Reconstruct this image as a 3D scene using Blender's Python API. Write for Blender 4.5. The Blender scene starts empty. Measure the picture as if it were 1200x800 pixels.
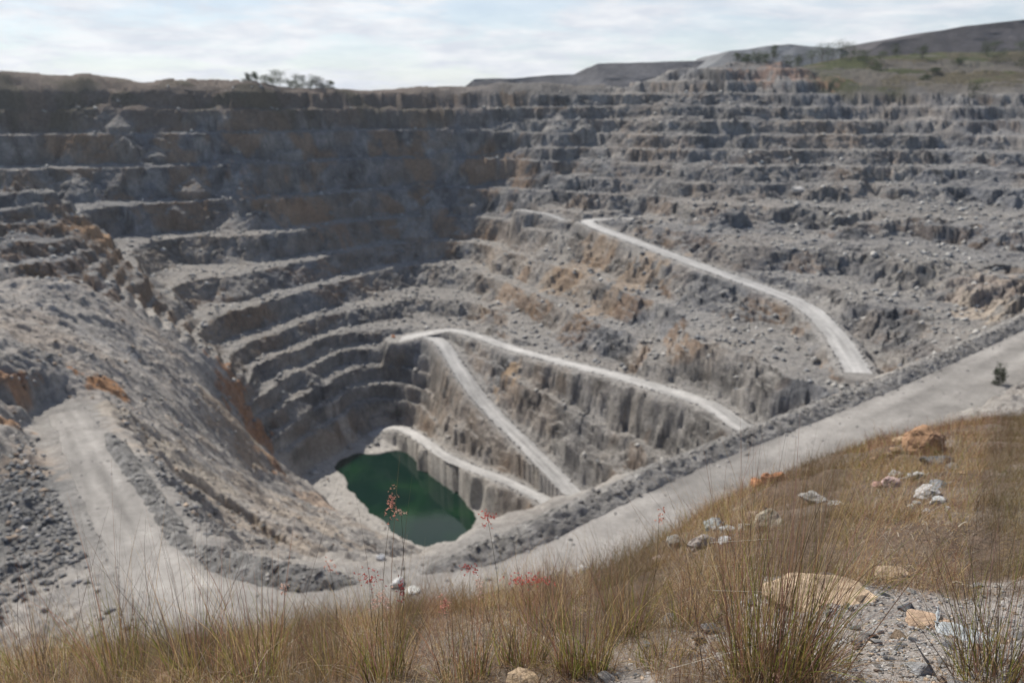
import bpy, bmesh, math, random
import numpy as np
from mathutils import Vector, Matrix, noise as mnoise

random.seed(7)
RNG = np.random.default_rng(7)
R = math.radians
C = bpy.context.scene.collection
scene = bpy.context.scene

# ------------------------------------------------------------------ camera
PITCH = 16.7
cam_d = bpy.data.cameras.new('camera')
cam_d.lens = 28.0
cam_d.sensor_width = 36.0
cam_d.clip_start = 0.05
cam_d.clip_end = 30000
cam_d.dof.use_dof = True
cam_d.dof.focus_distance = 3.4
cam_d.dof.aperture_fstop = 2.2
cam = bpy.data.objects.new('camera', cam_d)
C.objects.link(cam)
cam.location = (0, 0, 0)
cam.rotation_euler = (R(90 - PITCH), 0, 0)
scene.camera = cam

# ------------------------------------------------------------------ light and sky
SUN_AZ = -43.0      # degrees from the viewing direction, negative = to the left
SUN_EL = 47.0
world = bpy.data.worlds.new('World')
scene.world = world
world.use_nodes = True
wn, wl = world.node_tree.nodes, world.node_tree.links
wn.clear()
wo = wn.new('ShaderNodeOutputWorld')
bg = wn.new('ShaderNodeBackground')
bg.inputs['Strength'].default_value = 0.1
sky = wn.new('ShaderNodeTexSky')
sky.sky_type = 'NISHITA'
sky.sun_disc = False
sky.sun_elevation = R(SUN_EL)
sky.sun_rotation = R(SUN_AZ)
sky.air_density = 1.0
sky.dust_density = 0.3
sky.ozone_density = 2.5
sky.altitude = 300
tc = wn.new('ShaderNodeTexCoord')
sep = wn.new('ShaderNodeSeparateXYZ')
wl.new(tc.outputs['Generated'], sep.inputs[0])
zc = wn.new('ShaderNodeMath'); zc.operation = 'MAXIMUM'; zc.inputs[1].default_value = 0.0
wl.new(sep.outputs['Z'], zc.inputs[0])
zp = wn.new('ShaderNodeMath'); zp.operation = 'ADD'; zp.inputs[1].default_value = 0.16
wl.new(zc.outputs[0], zp.inputs[0])
dvx = wn.new('ShaderNodeMath'); dvx.operation = 'DIVIDE'
dvy = wn.new('ShaderNodeMath'); dvy.operation = 'DIVIDE'
wl.new(sep.outputs['X'], dvx.inputs[0]); wl.new(zp.outputs[0], dvx.inputs[1])
wl.new(sep.outputs['Y'], dvy.inputs[0]); wl.new(zp.outputs[0], dvy.inputs[1])
comb = wn.new('ShaderNodeCombineXYZ')
wl.new(dvx.outputs[0], comb.inputs[0]); wl.new(dvy.outputs[0], comb.inputs[1])
cn = wn.new('ShaderNodeTexNoise')
cn.inputs['Scale'].default_value = 1.5; cn.inputs['Detail'].default_value = 8
cn.inputs['Roughness'].default_value = 0.62; cn.inputs['Distortion'].default_value = 0.5
wl.new(comb.outputs[0], cn.inputs['Vector'])
cr = wn.new('ShaderNodeValToRGB')
cr.color_ramp.elements[0].position = 0.41; cr.color_ramp.elements[0].color = (0.5, 0.5, 0.5, 1)
cr.color_ramp.elements[1].position = 0.57; cr.color_ramp.elements[1].color = (0.97, 0.97, 0.97, 1)
wl.new(cn.outputs['Fac'], cr.inputs[0])
cmix = wn.new('ShaderNodeMixRGB')
ahead = wn.new('ShaderNodeMapRange'); ahead.interpolation_type = 'SMOOTHSTEP'
ahead.inputs['From Min'].default_value = 0.05; ahead.inputs['From Max'].default_value = 0.75
wl.new(sep.outputs['Y'], ahead.inputs['Value'])
cfac = wn.new('ShaderNodeMath'); cfac.operation = 'MULTIPLY'
wl.new(cr.outputs[0], cfac.inputs[0]); wl.new(ahead.outputs[0], cfac.inputs[1])
wl.new(cfac.outputs[0], cmix.inputs[0])
wl.new(sky.outputs[0], cmix.inputs[1])
cn2 = wn.new('ShaderNodeTexNoise'); cn2.inputs['Scale'].default_value = 2.6; cn2.inputs['Detail'].default_value = 7; cn2.inputs['Roughness'].default_value = 0.6
wl.new(comb.outputs[0], cn2.inputs['Vector'])
cr2 = wn.new('ShaderNodeMapRange'); cr2.inputs['From Min'].default_value = 0.38; cr2.inputs['From Max'].default_value = 0.62
wl.new(cn2.outputs['Fac'], cr2.inputs['Value'])
cmx2 = wn.new('ShaderNodeMixRGB'); wl.new(cr2.outputs[0], cmx2.inputs[0])
cmx2.inputs[1].default_value = (6.6, 6.95, 7.6, 1); cmx2.inputs[2].default_value = (8.7, 8.8, 9.0, 1)
wl.new(cmx2.outputs[0], cmix.inputs[2])
wl.new(cmix.outputs[0], bg.inputs['Color'])
wl.new(bg.outputs[0], wo.inputs['Surface'])

sun_d = bpy.data.lights.new('sun', 'SUN')
sun_d.energy = 5.0
sun_d.angle = R(0.5)
sun_d.color = (1.0, 0.95, 0.87)
sun = bpy.data.objects.new('sun', sun_d)
C.objects.link(sun)
SDIR = Vector((math.sin(R(SUN_AZ)) * math.cos(R(SUN_EL)), math.cos(R(SUN_AZ)) * math.cos(R(SUN_EL)), math.sin(R(SUN_EL))))
sun.rotation_euler = (-SDIR).to_track_quat('-Z', 'Y').to_euler()
sun.location = SDIR * 300

scene.view_settings.view_transform = 'Standard'
scene.view_settings.look = 'None'
scene.view_settings.gamma = 1
scene.view_settings.exposure = 0.14

# ------------------------------------------------------------------ helpers: survey of the place
F = 28.0 / 36.0 * 1200.0
SP, CP = math.sin(R(PITCH)), math.cos(R(PITCH))

def ratios(u, v):
    """sight line through a point of the photo: x per metre forward and z per metre forward"""
    dx = (u - 600) / F; dv = (v - 400) / F
    dy = CP - dv * SP
    return dx / dy, (-SP - dv * CP) / dy

def at_depth(u, v, D):
    a, b = ratios(u, v)
    return np.array((a * D, D, b * D))

def at_height(u, v, z):
    a, b = ratios(u, v)
    D = z / b
    return np.array((a * D, D, z))

def sstep(a, b, x):
    t = np.clip((x - a) / (b - a), 0, 1)
    return t * t * (3 - 2 * t)

def hash2(ix, iy, s):
    h = (ix.astype(np.int64) * 374761393 + iy.astype(np.int64) * 668265263 + s * 2246822519) & 0xFFFFFFFF
    h = ((h ^ (h >> 13)) * 1274126177) & 0xFFFFFFFF
    h = ((h ^ (h >> 16)) * 2654435761) & 0xFFFFFFFF
    return ((h ^ (h >> 15)) & 0xFFFFFF) / float(0xFFFFFF)

def vnoise(x, y, s=0):
    ix = np.floor(x); iy = np.floor(y)
    fx = x - ix; fy = y - iy
    fx = fx * fx * fx * (fx * (fx * 6 - 15) + 10); fy = fy * fy * fy * (fy * (fy * 6 - 15) + 10)
    ix = ix.astype(np.int64); iy = iy.astype(np.int64)
    a = hash2(ix, iy, s); b = hash2(ix + 1, iy, s); c = hash2(ix, iy + 1, s); d = hash2(ix + 1, iy + 1, s)
    return (a + (b - a) * fx + (c - a) * fy + (a - b - c + d) * fx * fy) * 2 - 1

def fbm(x, y, s=0, n=4, g=0.5):
    t = np.zeros_like(x); a = 1.0; f = 1.0
    for i in range(n):
        t += a * vnoise(x * f + 17.3 * i, y * f - 9.1 * i, s + i); a *= g; f *= 2.03
    return t

def cells(x, y, s=0):
    """random constant per Voronoi cell, distance to the nearest seed"""
    ix = np.floor(x).astype(np.int64); iy = np.floor(y).astype(np.int64)
    best = np.full(x.shape, 9.0); val = np.zeros(x.shape)
    for i in (-1, 0, 1):
        for j in (-1, 0, 1):
            cx, cy = ix + i, iy + j
            px = cx + hash2(cx, cy, s); py = cy + hash2(cx, cy, s + 1)
            d = (x - px) ** 2 + (y - py) ** 2
            m = d < best
            best = np.where(m, d, best); val = np.where(m, hash2(cx, cy, s + 2), val)
    return val, np.sqrt(best)

def smooth_path(pts, step):
    """Catmull-Rom through 3D points, evenly resampled"""
    P = np.array(pts, float)
    P = np.vstack([2 * P[0] - P[1], P, 2 * P[-1] - P[-2]])
    out = []
    for i in range(1, len(P) - 2):
        t = np.linspace(0, 1, 40, endpoint=False)[:, None]
        a, b, c, d = P[i - 1], P[i], P[i + 1], P[i + 2]
        out.append(0.5 * ((2 * b) + (c - a) * t + (2 * a - 5 * b + 4 * c - d) * t ** 2 + (3 * b - a - 3 * c + d) * t ** 3))
    out = np.vstack(out + [P[-2][None]])
    L = np.r_[0, np.cumsum(np.linalg.norm(np.diff(out[:, :2], axis=0), axis=1))]
    s = np.arange(0, L[-1], step)
    return np.stack([np.interp(s, L, out[:, k]) for k in range(3)], 1)

# ------------------------------------------------------------------ helpers: objects
def tag(o, label=None, cat=None, group=None, kind=None):
    if label: o['label'] = label
    if cat: o['category'] = cat
    if group: o['group'] = group
    if kind: o['kind'] = kind
    return o

def mesh_np(name, verts, faces, mat=None, parent=None, col=None, smooth=False, mats=None, fmat=None):
    """verts n x 3, faces m x 3 or m x 4"""
    verts = np.asarray(verts, np.float32); faces = np.asarray(faces, np.int32)
    me = bpy.data.meshes.new(name)
    k = faces.shape[1]
    me.vertices.add(len(verts)); me.vertices.foreach_set('co', verts.ravel())
    me.loops.add(faces.size); me.loops.foreach_set('vertex_index', faces.ravel())
    me.polygons.add(len(faces))
    me.polygons.foreach_set('loop_start', np.arange(0, faces.size, k, dtype=np.int32))
    me.polygons.foreach_set('loop_total', np.full(len(faces), k, np.int32))
    if smooth:
        me.polygons.foreach_set('use_smooth', np.ones(len(faces), bool))
    me.update(calc_edges=True)
    if col is not None:
        a = me.color_attributes.new('Col', 'FLOAT_COLOR', 'POINT')
        cc = np.ones((len(verts), 4), np.float32); cc[:, :3] = col
        a.data.foreach_set('color', cc.ravel())
    if mat: me.materials.append(mat)
    o = bpy.data.objects.new(name, me)
    C.objects.link(o)
    if parent: o.parent = parent
    return o

def empty(name, loc, rz=0):
    o = bpy.data.objects.new(name, None)
    o.empty_display_size = 0.1
    C.objects.link(o)
    o.location = loc; o.rotation_euler = (0, 0, rz)
    return o

def grid_faces(nr, nc):
    i = np.arange(nr - 1)[:, None] * nc + np.arange(nc - 1)[None, :]
    i = i.ravel()
    return np.stack([i, i + 1, i + nc + 1, i + nc], 1)

def material(name, color=None, attr=False, noises=((0.3, 0.35), (2.0, 0.3)), bumps=((1.5, 0.4),), rough=0.95, spec=0.15, transl=0.0, stretch=None):
    m = bpy.data.materials.new(name); m.use_nodes = True
    n, l = m.node_tree.nodes, m.node_tree.links
    p = n['Principled BSDF']
    p.inputs['Roughness'].default_value = rough
    p.inputs['Specular IOR Level'].default_value = spec
    t = n.new('ShaderNodeTexCoord')
    vec = t.outputs['Object']
    if stretch:
        mp = n.new('ShaderNodeMapping'); mp.inputs['Scale'].default_value = stretch
        l.new(vec, mp.inputs[0]); vec = mp.outputs[0]
    if attr:
        a = n.new('ShaderNodeAttribute'); a.attribute_name = 'Col'; c = a.outputs['Color']
    else:
        a = n.new('ShaderNodeRGB'); a.outputs[0].default_value = (*color, 1); c = a.outputs[0]
    for sc, amp in noises:
        tx = n.new('ShaderNodeTexNoise'); tx.inputs['Scale'].default_value = sc
        tx.inputs['Detail'].default_value = 6; tx.inputs['Roughness'].default_value = 0.65
        l.new(vec, tx.inputs['Vector'])
        mr = n.new('ShaderNodeMapRange')
        mr.inputs['From Min'].default_value = 0.3; mr.inputs['From Max'].default_value = 0.7
        mr.inputs['To Min'].default_value = 1 - amp; mr.inputs['To Max'].default_value = 1 + amp
        l.new(tx.outputs['Fac'], mr.inputs['Value'])
        mx = n.new('ShaderNodeMixRGB'); mx.blend_type = 'MULTIPLY'; mx.inputs[0].default_value = 1
        l.new(c, mx.inputs[1]); l.new(mr.outputs[0], mx.inputs[2]); c = mx.outputs[0]
    l.new(c, p.inputs['Base Color'])
    nrm = None
    for sc, dist in bumps:
        tx = n.new('ShaderNodeTexNoise'); tx.inputs['Scale'].default_value = sc
        tx.inputs['Detail'].default_value = 5; tx.inputs['Roughness'].default_value = 0.7
        l.new(vec, tx.inputs['Vector'])
        b = n.new('ShaderNodeBump'); b.inputs['Distance'].default_value = dist; b.inputs['Strength'].default_value = 1.0
        l.new(tx.outputs['Fac'], b.inputs['Height'])
        if nrm: l.new(nrm, b.inputs['Normal'])
        nrm = b.outputs[0]
    if nrm: l.new(nrm, p.inputs['Normal'])
    if transl:
        tr = n.new('ShaderNodeBsdfTranslucent'); l.new(c, tr.inputs['Color'])
        ms = n.new('ShaderNodeMixShader'); ms.inputs[0].default_value = transl
        l.new(p.outputs[0], ms.inputs[1]); l.new(tr.outputs[0], ms.inputs[2])
        l.new(ms.outputs[0], n['Material Output'].inputs['Surface'])
    return m

M_ROCK = material('quarry_rock', attr=True, noises=((0.06, 0.16), (0.5, 0.28), (3.0, 0.2)), bumps=((0.8, 0.9), (4.0, 0.25)))
M_ROAD = material('crushed_rock_road', attr=True, noises=((0.12, 0.16), (0.7, 0.14), (3.0, 0.12)), bumps=((2.0, 0.12), (9.0, 0.05)))
M_BERM = material('berm_rubble', attr=True, noises=((0.4, 0.25), (2.5, 0.35)), bumps=((1.6, 0.6), (6.0, 0.2)))
M_SOIL = material('hill_soil', attr=True, noises=((0.8, 0.2), (6.0, 0.3), (40, 0.25)), bumps=((6.0, 0.06), (40.0, 0.015)))
M_GRASS = material('dry_grass', attr=True, noises=(), bumps=(), rough=0.7, spec=0.25, transl=0.5)
M_LEAF = material('tree_leaves', attr=True, noises=(), bumps=(), rough=0.8, spec=0.1, transl=0.2)
M_BARK = material('bark', color=(0.12, 0.1, 0.085), noises=((3, 0.3),), bumps=((8, 0.03),))
M_STONE = material('loose_stone', attr=True, noises=((4.0, 0.22), (22.0, 0.25)), bumps=((9.0, 0.03), (45.0, 0.008)))
M_DUMP = material('waste_rock', attr=True, noises=((0.01, 0.15), (0.06, 0.2)), bumps=((0.05, 3.0),))

# ------------------------------------------------------------------ the pit: surveyed points (u, v, metres forward)
PTS = []
def col(u, *vd):
    for v, D in vd: PTS.append(at_depth(u, v, D))
col(-200, (80, 640), (150, 590), (215, 550), (270, 450), (330, 320), (420, 230), (560, 165), (700, 108))
col(0, (86, 640), (115, 622), (150, 602), (185, 580), (213, 562), (224, 420), (250, 400), (275, 378), (300, 356), (330, 330), (400, 232), (480, 190), (560, 160), (640, 130), (700, 110))
col(55, (228, 425), (262, 396), (292, 368), (315, 350))
col(100, (92, 650), (120, 636), (150, 620), (180, 604), (210, 587), (240, 560), (268, 420), (295, 385), (330, 345), (400, 268), (450, 232))
col(60, (540, 168), (620, 136))
col(150, (340, 395), (362, 360))
col(200, (97, 660), (125, 645), (150, 632), (180, 616), (210, 599), (250, 575), (300, 530), (340, 470), (370, 420), (392, 384), (430, 330), (470, 278), (520, 228), (570, 190))
col(255, (340, 495), (380, 448), (425, 395), (470, 335))
col(300, (100, 670), (125, 657), (150, 644), (180, 629), (210, 613), (250, 590), (290, 560), (330, 515), (360, 490), (400, 455), (440, 425), (480, 402), (525, 380), (565, 318), (600, 252), (632, 192), (656, 152))
col(350, (510, 412), (560, 385))
col(400, (108, 715), (130, 699), (155, 685), (185, 671), (215, 656), (250, 636), (300, 596), (350, 540), (400, 500), (440, 470), (480, 445), (512, 430), (600, 330), (640, 225), (668, 152))
col(450, (635, 285), (660, 190))
col(500, (104, 742), (130, 722), (155, 708), (185, 697), (215, 685), (250, 668), (300, 630), (340, 576), (372, 536))
col(490, (418, 484), (450, 474), (480, 467))
col(580, (103, 738), (130, 718), (160, 702), (190, 690), (220, 676), (250, 656), (290, 616), (330, 562), (368, 523))
col(640, (103, 722), (130, 704), (160, 682), (190, 662), (220, 643), (246, 615), (275, 575), (310, 535), (350, 500), (380, 478))
col(700, (104, 718), (118, 706), (150, 682), (185, 655), (215, 630), (240, 598), (290, 520), (330, 480), (370, 450), (410, 415))
col(750, (300, 500), (345, 440), (385, 412), (420, 385))
col(800, (80, 735), (95, 716), (120, 692), (150, 664), (180, 634), (210, 602), (240, 562), (265, 515), (345, 408), (385, 372), (420, 345), (445, 335))
col(860, (380, 355), (420, 330), (460, 312))
col(900, (74, 750), (95, 714), (120, 686), (150, 654), (180, 621), (210, 585), (240, 540), (270, 485), (300, 444), (395, 336), (430, 316), (460, 300))
col(950, (420, 312), (450, 292))
col(1000, (66, 830), (85, 760), (108, 697), (125, 678), (150, 649), (180, 614), (210, 576), (240, 530), (270, 472), (300, 432), (340, 385), (375, 350))
col(1100, (62, 850), (88, 755), (112, 688), (125, 674), (150, 644), (180, 609), (210, 569), (240, 519), (270, 458), (300, 412), (340, 362), (380, 318), (405, 295))
col(1200, (60, 850), (88, 750), (112, 682), (125, 668), (150, 639), (180, 603), (210, 562), (240, 508), (270, 447), (300, 398), (335, 340), (362, 305))
col(1400, (60, 850), (88, 750), (112, 675), (150, 630), (180, 595), (210, 552), (240, 500), (270, 435), (300, 390), (340, 320))
# natural ground behind the rim falls gently away
for u, v, D in ((-200, 80, 640), (0, 86, 640), (100, 92, 650), (200, 97, 660), (300, 100, 670), (400, 108, 715), (500, 104, 742), (580, 103, 738), (640, 103, 722), (700, 104, 718), (740, 95, 724), (800, 80, 735), (860, 76, 744), (900, 74, 750), (1000, 66, 830), (1100, 62, 850), (1200, 60, 850), (1400, 60, 850)):
    q_ = at_depth(u, v, D)
    for f_, dz in ((1.06, -1.5), (1.16, -5), (1.32, -12), (1.6, -20)):
        PTS.append(np.array((q_[0] * f_, q_[1] * f_, q_[2] + dz)))
# near bank under the haul road and the ground this side of it
col(1150, (472, 152)); col(1200, (470, 152), (495, 126)); col(1100, (500, 136)); col(1050, (516, 146))
for u, D, z in ((1250, 80, -60), (1100, 80, -62), (900, 80, -67), (700, 80, -70), (500, 80, -71), (300, 80, -73), (100, 80, -76), (-100, 80, -78),
                (1200, 262, -84), (1100, 245, -90), (1000, 225, -93), (900, 200, -98), (800, 200, -112), (700, 200, -122), (700, 270, -156), (600, 200, -132), (560, 250, -165), (620, 290, -182),
                (480, 215, -150), (480, 270, -180), (960, 265, -108), (860, 255, -122)):
    a, _ = ratios(u, 480)
    PTS.append(np.array((a * D, D, z)))

def road_px(lst):
    return [at_depth(u, v, D) for u, v, D in lst]

ROADS = {}
ROADS['upper'] = (smooth_path(road_px([(748, 256, 585), (715, 257, 575), (688, 260, 562), (725, 276, 520), (760, 289, 488), (830, 315, 437), (900, 340, 404), (945, 360, 377), (975, 388, 343), (992, 412, 317), (1006, 438, 296)]), 1.2), 5.2, 'pale haul ramp curving down the right side of the pit')
ROADS['middle'] = (smooth_path(road_px([(900, 520, 288), (868, 499, 300), (838, 478, 317), (800, 463, 334), (750, 448, 356), (700, 434, 382), (650, 422, 410), (600, 408, 446), (560, 394, 478), (532, 387, 496), (505, 390, 500), (470, 397, 502)]), 1.2), 4.6, 'pale')
ROADS['lower'] = (smooth_path(road_px([(500, 394, 497), (516, 400, 484), (530, 420, 462), (560, 463, 422), (600, 505, 389), (640, 545, 359), (668, 575, 341), (690, 598, 326)]), 1.2), 4.6, 'pale')
ROADS['floor'] = (smooth_path(road_px([(690, 606, 322), (660, 597, 332), (630, 581, 346), (590, 562, 363), (550, 547, 382), (520, 533, 401), (492, 513, 432), (470, 502, 452), (450, 503, 462), (432, 512, 455)]), 1.2), 3.6, 'pale')
P_, w_, l_ = ROADS['lower']
zm_ = ROADS['middle'][0]; d0_ = np.hypot(zm_[:, 0] - P_[0, 0], zm_[:, 1] - P_[0, 1])
s_ = np.arange(len(P_)) * 1.2
P_[:, 2] = P_[:, 2] + (zm_[d0_.argmin(), 2] + 0.02 - 0.06 * s_ - P_[:, 2]) * (1 - sstep(8, 40, s_))
P_, w_, l_ = ROADS['middle']
ROADS['middle'] = (P_, w_ + 3.2 * sstep(0.86, 0.95, np.linspace(0, 1, len(P_))), l_)
ROADS['spur'] = (smooth_path(road_px([(660, 258, 588), (640, 251, 600), (610, 246, 612)]), 1.2), 3.0, 'pale')
hz = lambda u, v, z: at_height(u, v, z)
HAUL = smooth_path([hz(1330, 338, -69), hz(1250, 378, -70), hz(1150, 432, -70), hz(1050, 482, -70), hz(950, 526, -70), hz(850, 568, -70), hz(750, 610, -70),
                    hz(650, 655, -70), hz(560, 692, -70), hz(480, 712, -70), hz(400, 718, -70.5), hz(330, 714, -71), hz(270, 705, -72), hz(218, 688, -74),
                    hz(180, 652, -76.5), hz(148, 606, -79), hz(118, 552, -81.5), hz(90, 502, -84), hz(78, 482, -85)], 1.2)
HW = np.interp(np.linspace(0, 1, len(HAUL)), [0, .6, .70, .78, 1], [11, 11, 9.5, 6.2, 4.8])
for nm, (P, w, _) in ROADS.items():
    for q in P[:: 22]: PTS.append(q)
for q in HAUL[::25]: PTS.append(q)
LAKE_PX = [(393, 547), (405, 536), (418, 531), (436, 533), (452, 531), (468, 527), (481, 533), (492, 548), (520, 566), (545, 586), (562, 610), (548, 632), (520, 645), (488, 640), (460, 622), (430, 598), (408, 570)]
LAKE = np.array([at_height(u, v, -200) for u, v in LAKE_PX])
for q in LAKE: PTS.append(np.array((q[0], q[1], -199.6)))
for u, v in ((385, 540), (410, 522), (440, 516), (470, 515), (496, 530), (375, 552)): PTS.append(at_height(u, v, -197))
PTS = np.array(PTS)

# ------------------------------------------------------------------ smooth base surface (multiquadric through the points)
def fit(P, z, c=14.0, lam=0.6):
    n = len(P); s = 100.0
    d = np.sqrt(((P[:, None] - P[None]) ** 2).sum(-1) + c * c) / s
    A = np.zeros((n + 3, n + 3)); A[:n, :n] = -d + np.eye(n) * lam * 0.02
    A[:n, n] = 1; A[:n, n + 1:] = P / s; A[n, :n] = 1; A[n + 1:, :n] = P.T / s
    w = np.linalg.solve(A, np.r_[z, 0, 0, 0])
    def ev(X, Y):
        x, y = X.ravel(), Y.ravel(); out = np.empty_like(x)
        for k in range(0, len(x), 20000):
            q = np.stack([x[k:k + 20000], y[k:k + 20000]], 1)
            dd = np.sqrt(((q[:, None] - P[None]) ** 2).sum(-1) + c * c) / s
            out[k:k + 20000] = -dd @ w[:n] + w[n] + q @ w[n + 1:] / s
        return out.reshape(X.shape)
    return ev
base_fn = fit(PTS[:, :2], PTS[:, 2])
GX0, GX1, GY0, GY1, GS = -760.0, 800.0, 50.0, 1010.0, 3.0
gx = np.arange(GX0, GX1, GS); gy = np.arange(GY0, GY1, GS)
GXX, GYY = np.meshgrid(gx, gy)
G_BASE = base_fn(GXX, GYY)

def bil(G, x, y):
    fx = np.clip((x - GX0) / GS, 0, len(gx) - 1.001); fy = np.clip((y - GY0) / GS, 0, len(gy) - 1.001)
    ix = fx.astype(int); iy = fy.astype(int); fx = fx - ix; fy = fy - iy
    return (G[iy, ix] * (1 - fx) + G[iy, ix + 1] * fx) * (1 - fy) + (G[iy + 1, ix] * (1 - fx) + G[iy + 1, ix + 1] * fx) * fy

def hit_base(u, v, d0=85):
    a, b = ratios(u, v)
    D = np.arange(d0, 900, 1.0)
    z = bil(G_BASE, a * D, D)
    k = np.argmax(b * D <= z)
    return np.array((a * D[k], D[k], z[k]))

def poly_dist(poly, X, Y, signed=True):
    """distance to a closed polygon, negative inside"""
    d = np.full(X.shape, 1e9); ins = np.zeros(X.shape, bool)
    n = len(poly)
    for i in range(n if signed else n - 1):
        ax, ay = poly[i][:2]; bx, by = poly[(i + 1) % n][:2]
        L = (bx - ax) ** 2 + (by - ay) ** 2 + 1e-9
        t = np.clip(((X - ax) * (bx - ax) + (Y - ay) * (by - ay)) / L, 0, 1)
        d = np.minimum(d, np.hypot(X - ax - t * (bx - ax), Y - ay - t * (by - ay)))
        if signed:
            c = ((ay > Y) != (by > Y)) & (X < (bx - ax) * (Y - ay) / (by - ay + 1e-12) + ax)
            ins ^= c
    return np.where(ins, -d, d) if signed else d

# bank of tipped fill in the left foreground of the pit: not benched
FILL = [hit_base(u, v) for u, v in ((-60, 322), (60, 330), (115, 340), (165, 366), (205, 394), (250, 420), (280, 470), (310, 520), (350, 548), (388, 556), (425, 598), (470, 628), (505, 642))]
FILL += [np.array((12, 300, 0)), np.array((40, 190, 0)), np.array((110, 215, 0)), np.array((190, 235, 0)), np.array((260, 240, 0)), np.array((500, 120, 0)), np.array((300, 40, 0)), np.array((-400, 40, 0)), np.array((-500, 350, 0))]
G_FILL = poly_dist(FILL, GXX, GYY)
G_LAKE = poly_dist(LAKE, GXX, GYY)

# ------------------------------------------------------------------ the fine pit mesh (polar, so that it is as fine near as far)
az = np.linspace(R(-45), R(45), 1240)
r = np.concatenate([np.arange(72, 190, 0.55), np.arange(190, 420, 0.72), np.arange(420, 720, 0.8), np.arange(720, 1010, 3.5)])
AZ, RR = np.meshgrid(az, r)
X = RR * np.sin(AZ); Y = RR * np.cos(AZ)
B = bil(G_BASE, X, Y)
FD = bil(G_FILL, X, Y) + 5 * fbm(X / 22, Y / 22, 91, 3)
fill = 1 - sstep(-5, 6, FD)                      # 1 on the fill bank and near road
right = sstep(-30, 90, X - 0.0 + 0.12 * (Y - 600)) * sstep(-115, -70, B)   # the gentler, rubbly right wall above the ramps
t0_ = 24 * sstep(60, 115, X) * (1 - sstep(255, 300, X))
top = sstep(2, 12, B - t0_)                            # natural ground above the rim

warp = (4.6 * fbm(X / 75, Y / 75, 2, 2) + 3.2 * fbm(X / 34, Y / 34, 3, 3)) * (1 - fill) * (1 - 0.75 * top)
calm = 1 - sstep(-92, -72, B)
warp = warp * (1 - 0.45 * calm)
prom = sstep(-60, -10, X) * (1 - sstep(-105, -85, B)) * (1 - fill)      # the spur that carries the ramps
cv, cd = cells(X / 19 + 0.5 * vnoise(X / 9, Y / 9, 77), Y / 15 + 0.5 * vnoise(X / 9, Y / 9, 78), 11)
bd = np.floor((B + warp) / 3.6 + 0.7 * vnoise(X / 12, Y / 12, 80)); bd2 = np.floor((B + warp) / 1.7 + 0.6 * vnoise(X / 7, Y / 7, 82))
# joint blocks run along the strike of the wall they belong to
pw_ = prom > 0.4; lw_ = (X < -60 - 0.35 * (600 - Y)) & (B < -95) & ~pw_
su = np.where(pw_, X * .74 - Y * .67, np.where(lw_, X * .47 + Y * .88, X)); sv = np.where(pw_, X * .67 + Y * .74, np.where(lw_, X * .88 - Y * .47, Y))
cv2, cd2 = cells(su / 9.5 + 0.4 * vnoise(X / 4, Y / 4, 79) + bd * 7.31, sv / 5.0 + bd * 3.17, 21)
cv3, _ = cells(su / 4.6 + bd2 * 5.77, sv / 2.2 + bd2 * 9.13, 31)
_, cd3 = cells(X / 2.2, Y / 2.2, 31)
S = B + warp + (1 - fill) * ((cv - .5) * 5.0 * (1 - 0.55 * calm) + (cv2 - .5) * 1.8 * (1 - 0.4 * calm) + (cv3 - .5) * 0.7 * (1 - 0.5 * prom) + 0.3 * vnoise(su / 5, sv / 2.6, 5))
def terrace(knots, a0, seed):
    kn = np.array(knots, float)
    i = np.clip(np.searchsorted(kn, S) - 1, 0, len(kn) - 2)
    lo, hi = kn[i], kn[i + 1]; t = np.clip((S - lo) / (hi - lo), 0, 1)
    a = a0 + 0.12 * vnoise(X / 60, Y / 60, seed) + 0.08 * vnoise(i * 3.7, X / 40, seed + 2)
    g = np.where(t < a, 0.08 * t / a, 0.08 + 0.92 * np.clip((t - a) / (1 - a - 0.04), 0, 1))
    return lo + (hi - lo) * g
# double benches on the high left wall, single ones low down and on the right
ZL = terrace([-240, -212, -200, -191, -182, -173, -164, -155, -146, -137, -123, -109, -91, -70, -46, -23, -6, 8, 20, 40, 90], 0.58, 41)
ZR = terrace([-240, -214, -200, -187, -174, -161, -149, -136, -121, -105, -90, -78] + list(np.arange(-67, 120, 10.5)), 0.55, 45)
ZF = terrace(list(np.arange(-240, 100, 6.5)), 0.55, 47)
side = sstep(-30, 50, X + 0.1 * (Y - 600) + 14 * vnoise(X / 40, Y / 40, 48))
ZT = ZL * (1 - side) + ZR * side
pf = hit_base(35, 285)
fine_ = 1 - sstep(60, 95, np.hypot((X - pf[0]) * 0.8, Y - pf[1]))
ZT = ZT * (1 - fine_) + ZF * fine_
# a second, finer split of some faces: half benches
talus = sstep(0.15, 0.6, fbm(X / 34, Y / 34, 51, 3) + 0.02 * right)
Mt = (1 - fill) * (1 - 0.5 * talus * (1 - 0.65 * calm)) * (1 - 0.05 * right) * (1 - 0.85 * top)
rough = 0.42 * fbm(X / 3.1, Y / 3.1, 61, 3) + 0.35 * (1 - np.clip(cd3 * 1.6, 0, 1)) * (hash2(np.floor(X / 2.2).astype(np.int64), np.floor(Y / 2.2).astype(np.int64), 5) > 0.4)
Z = B * (1 - Mt) + ZT * Mt + (1 - Mt) * (1 - fill) * (0.9 * warp + (cv2 - .5) * 1.6) + rough * (1 - fill) * (1 - 0.6 * top)
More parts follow.
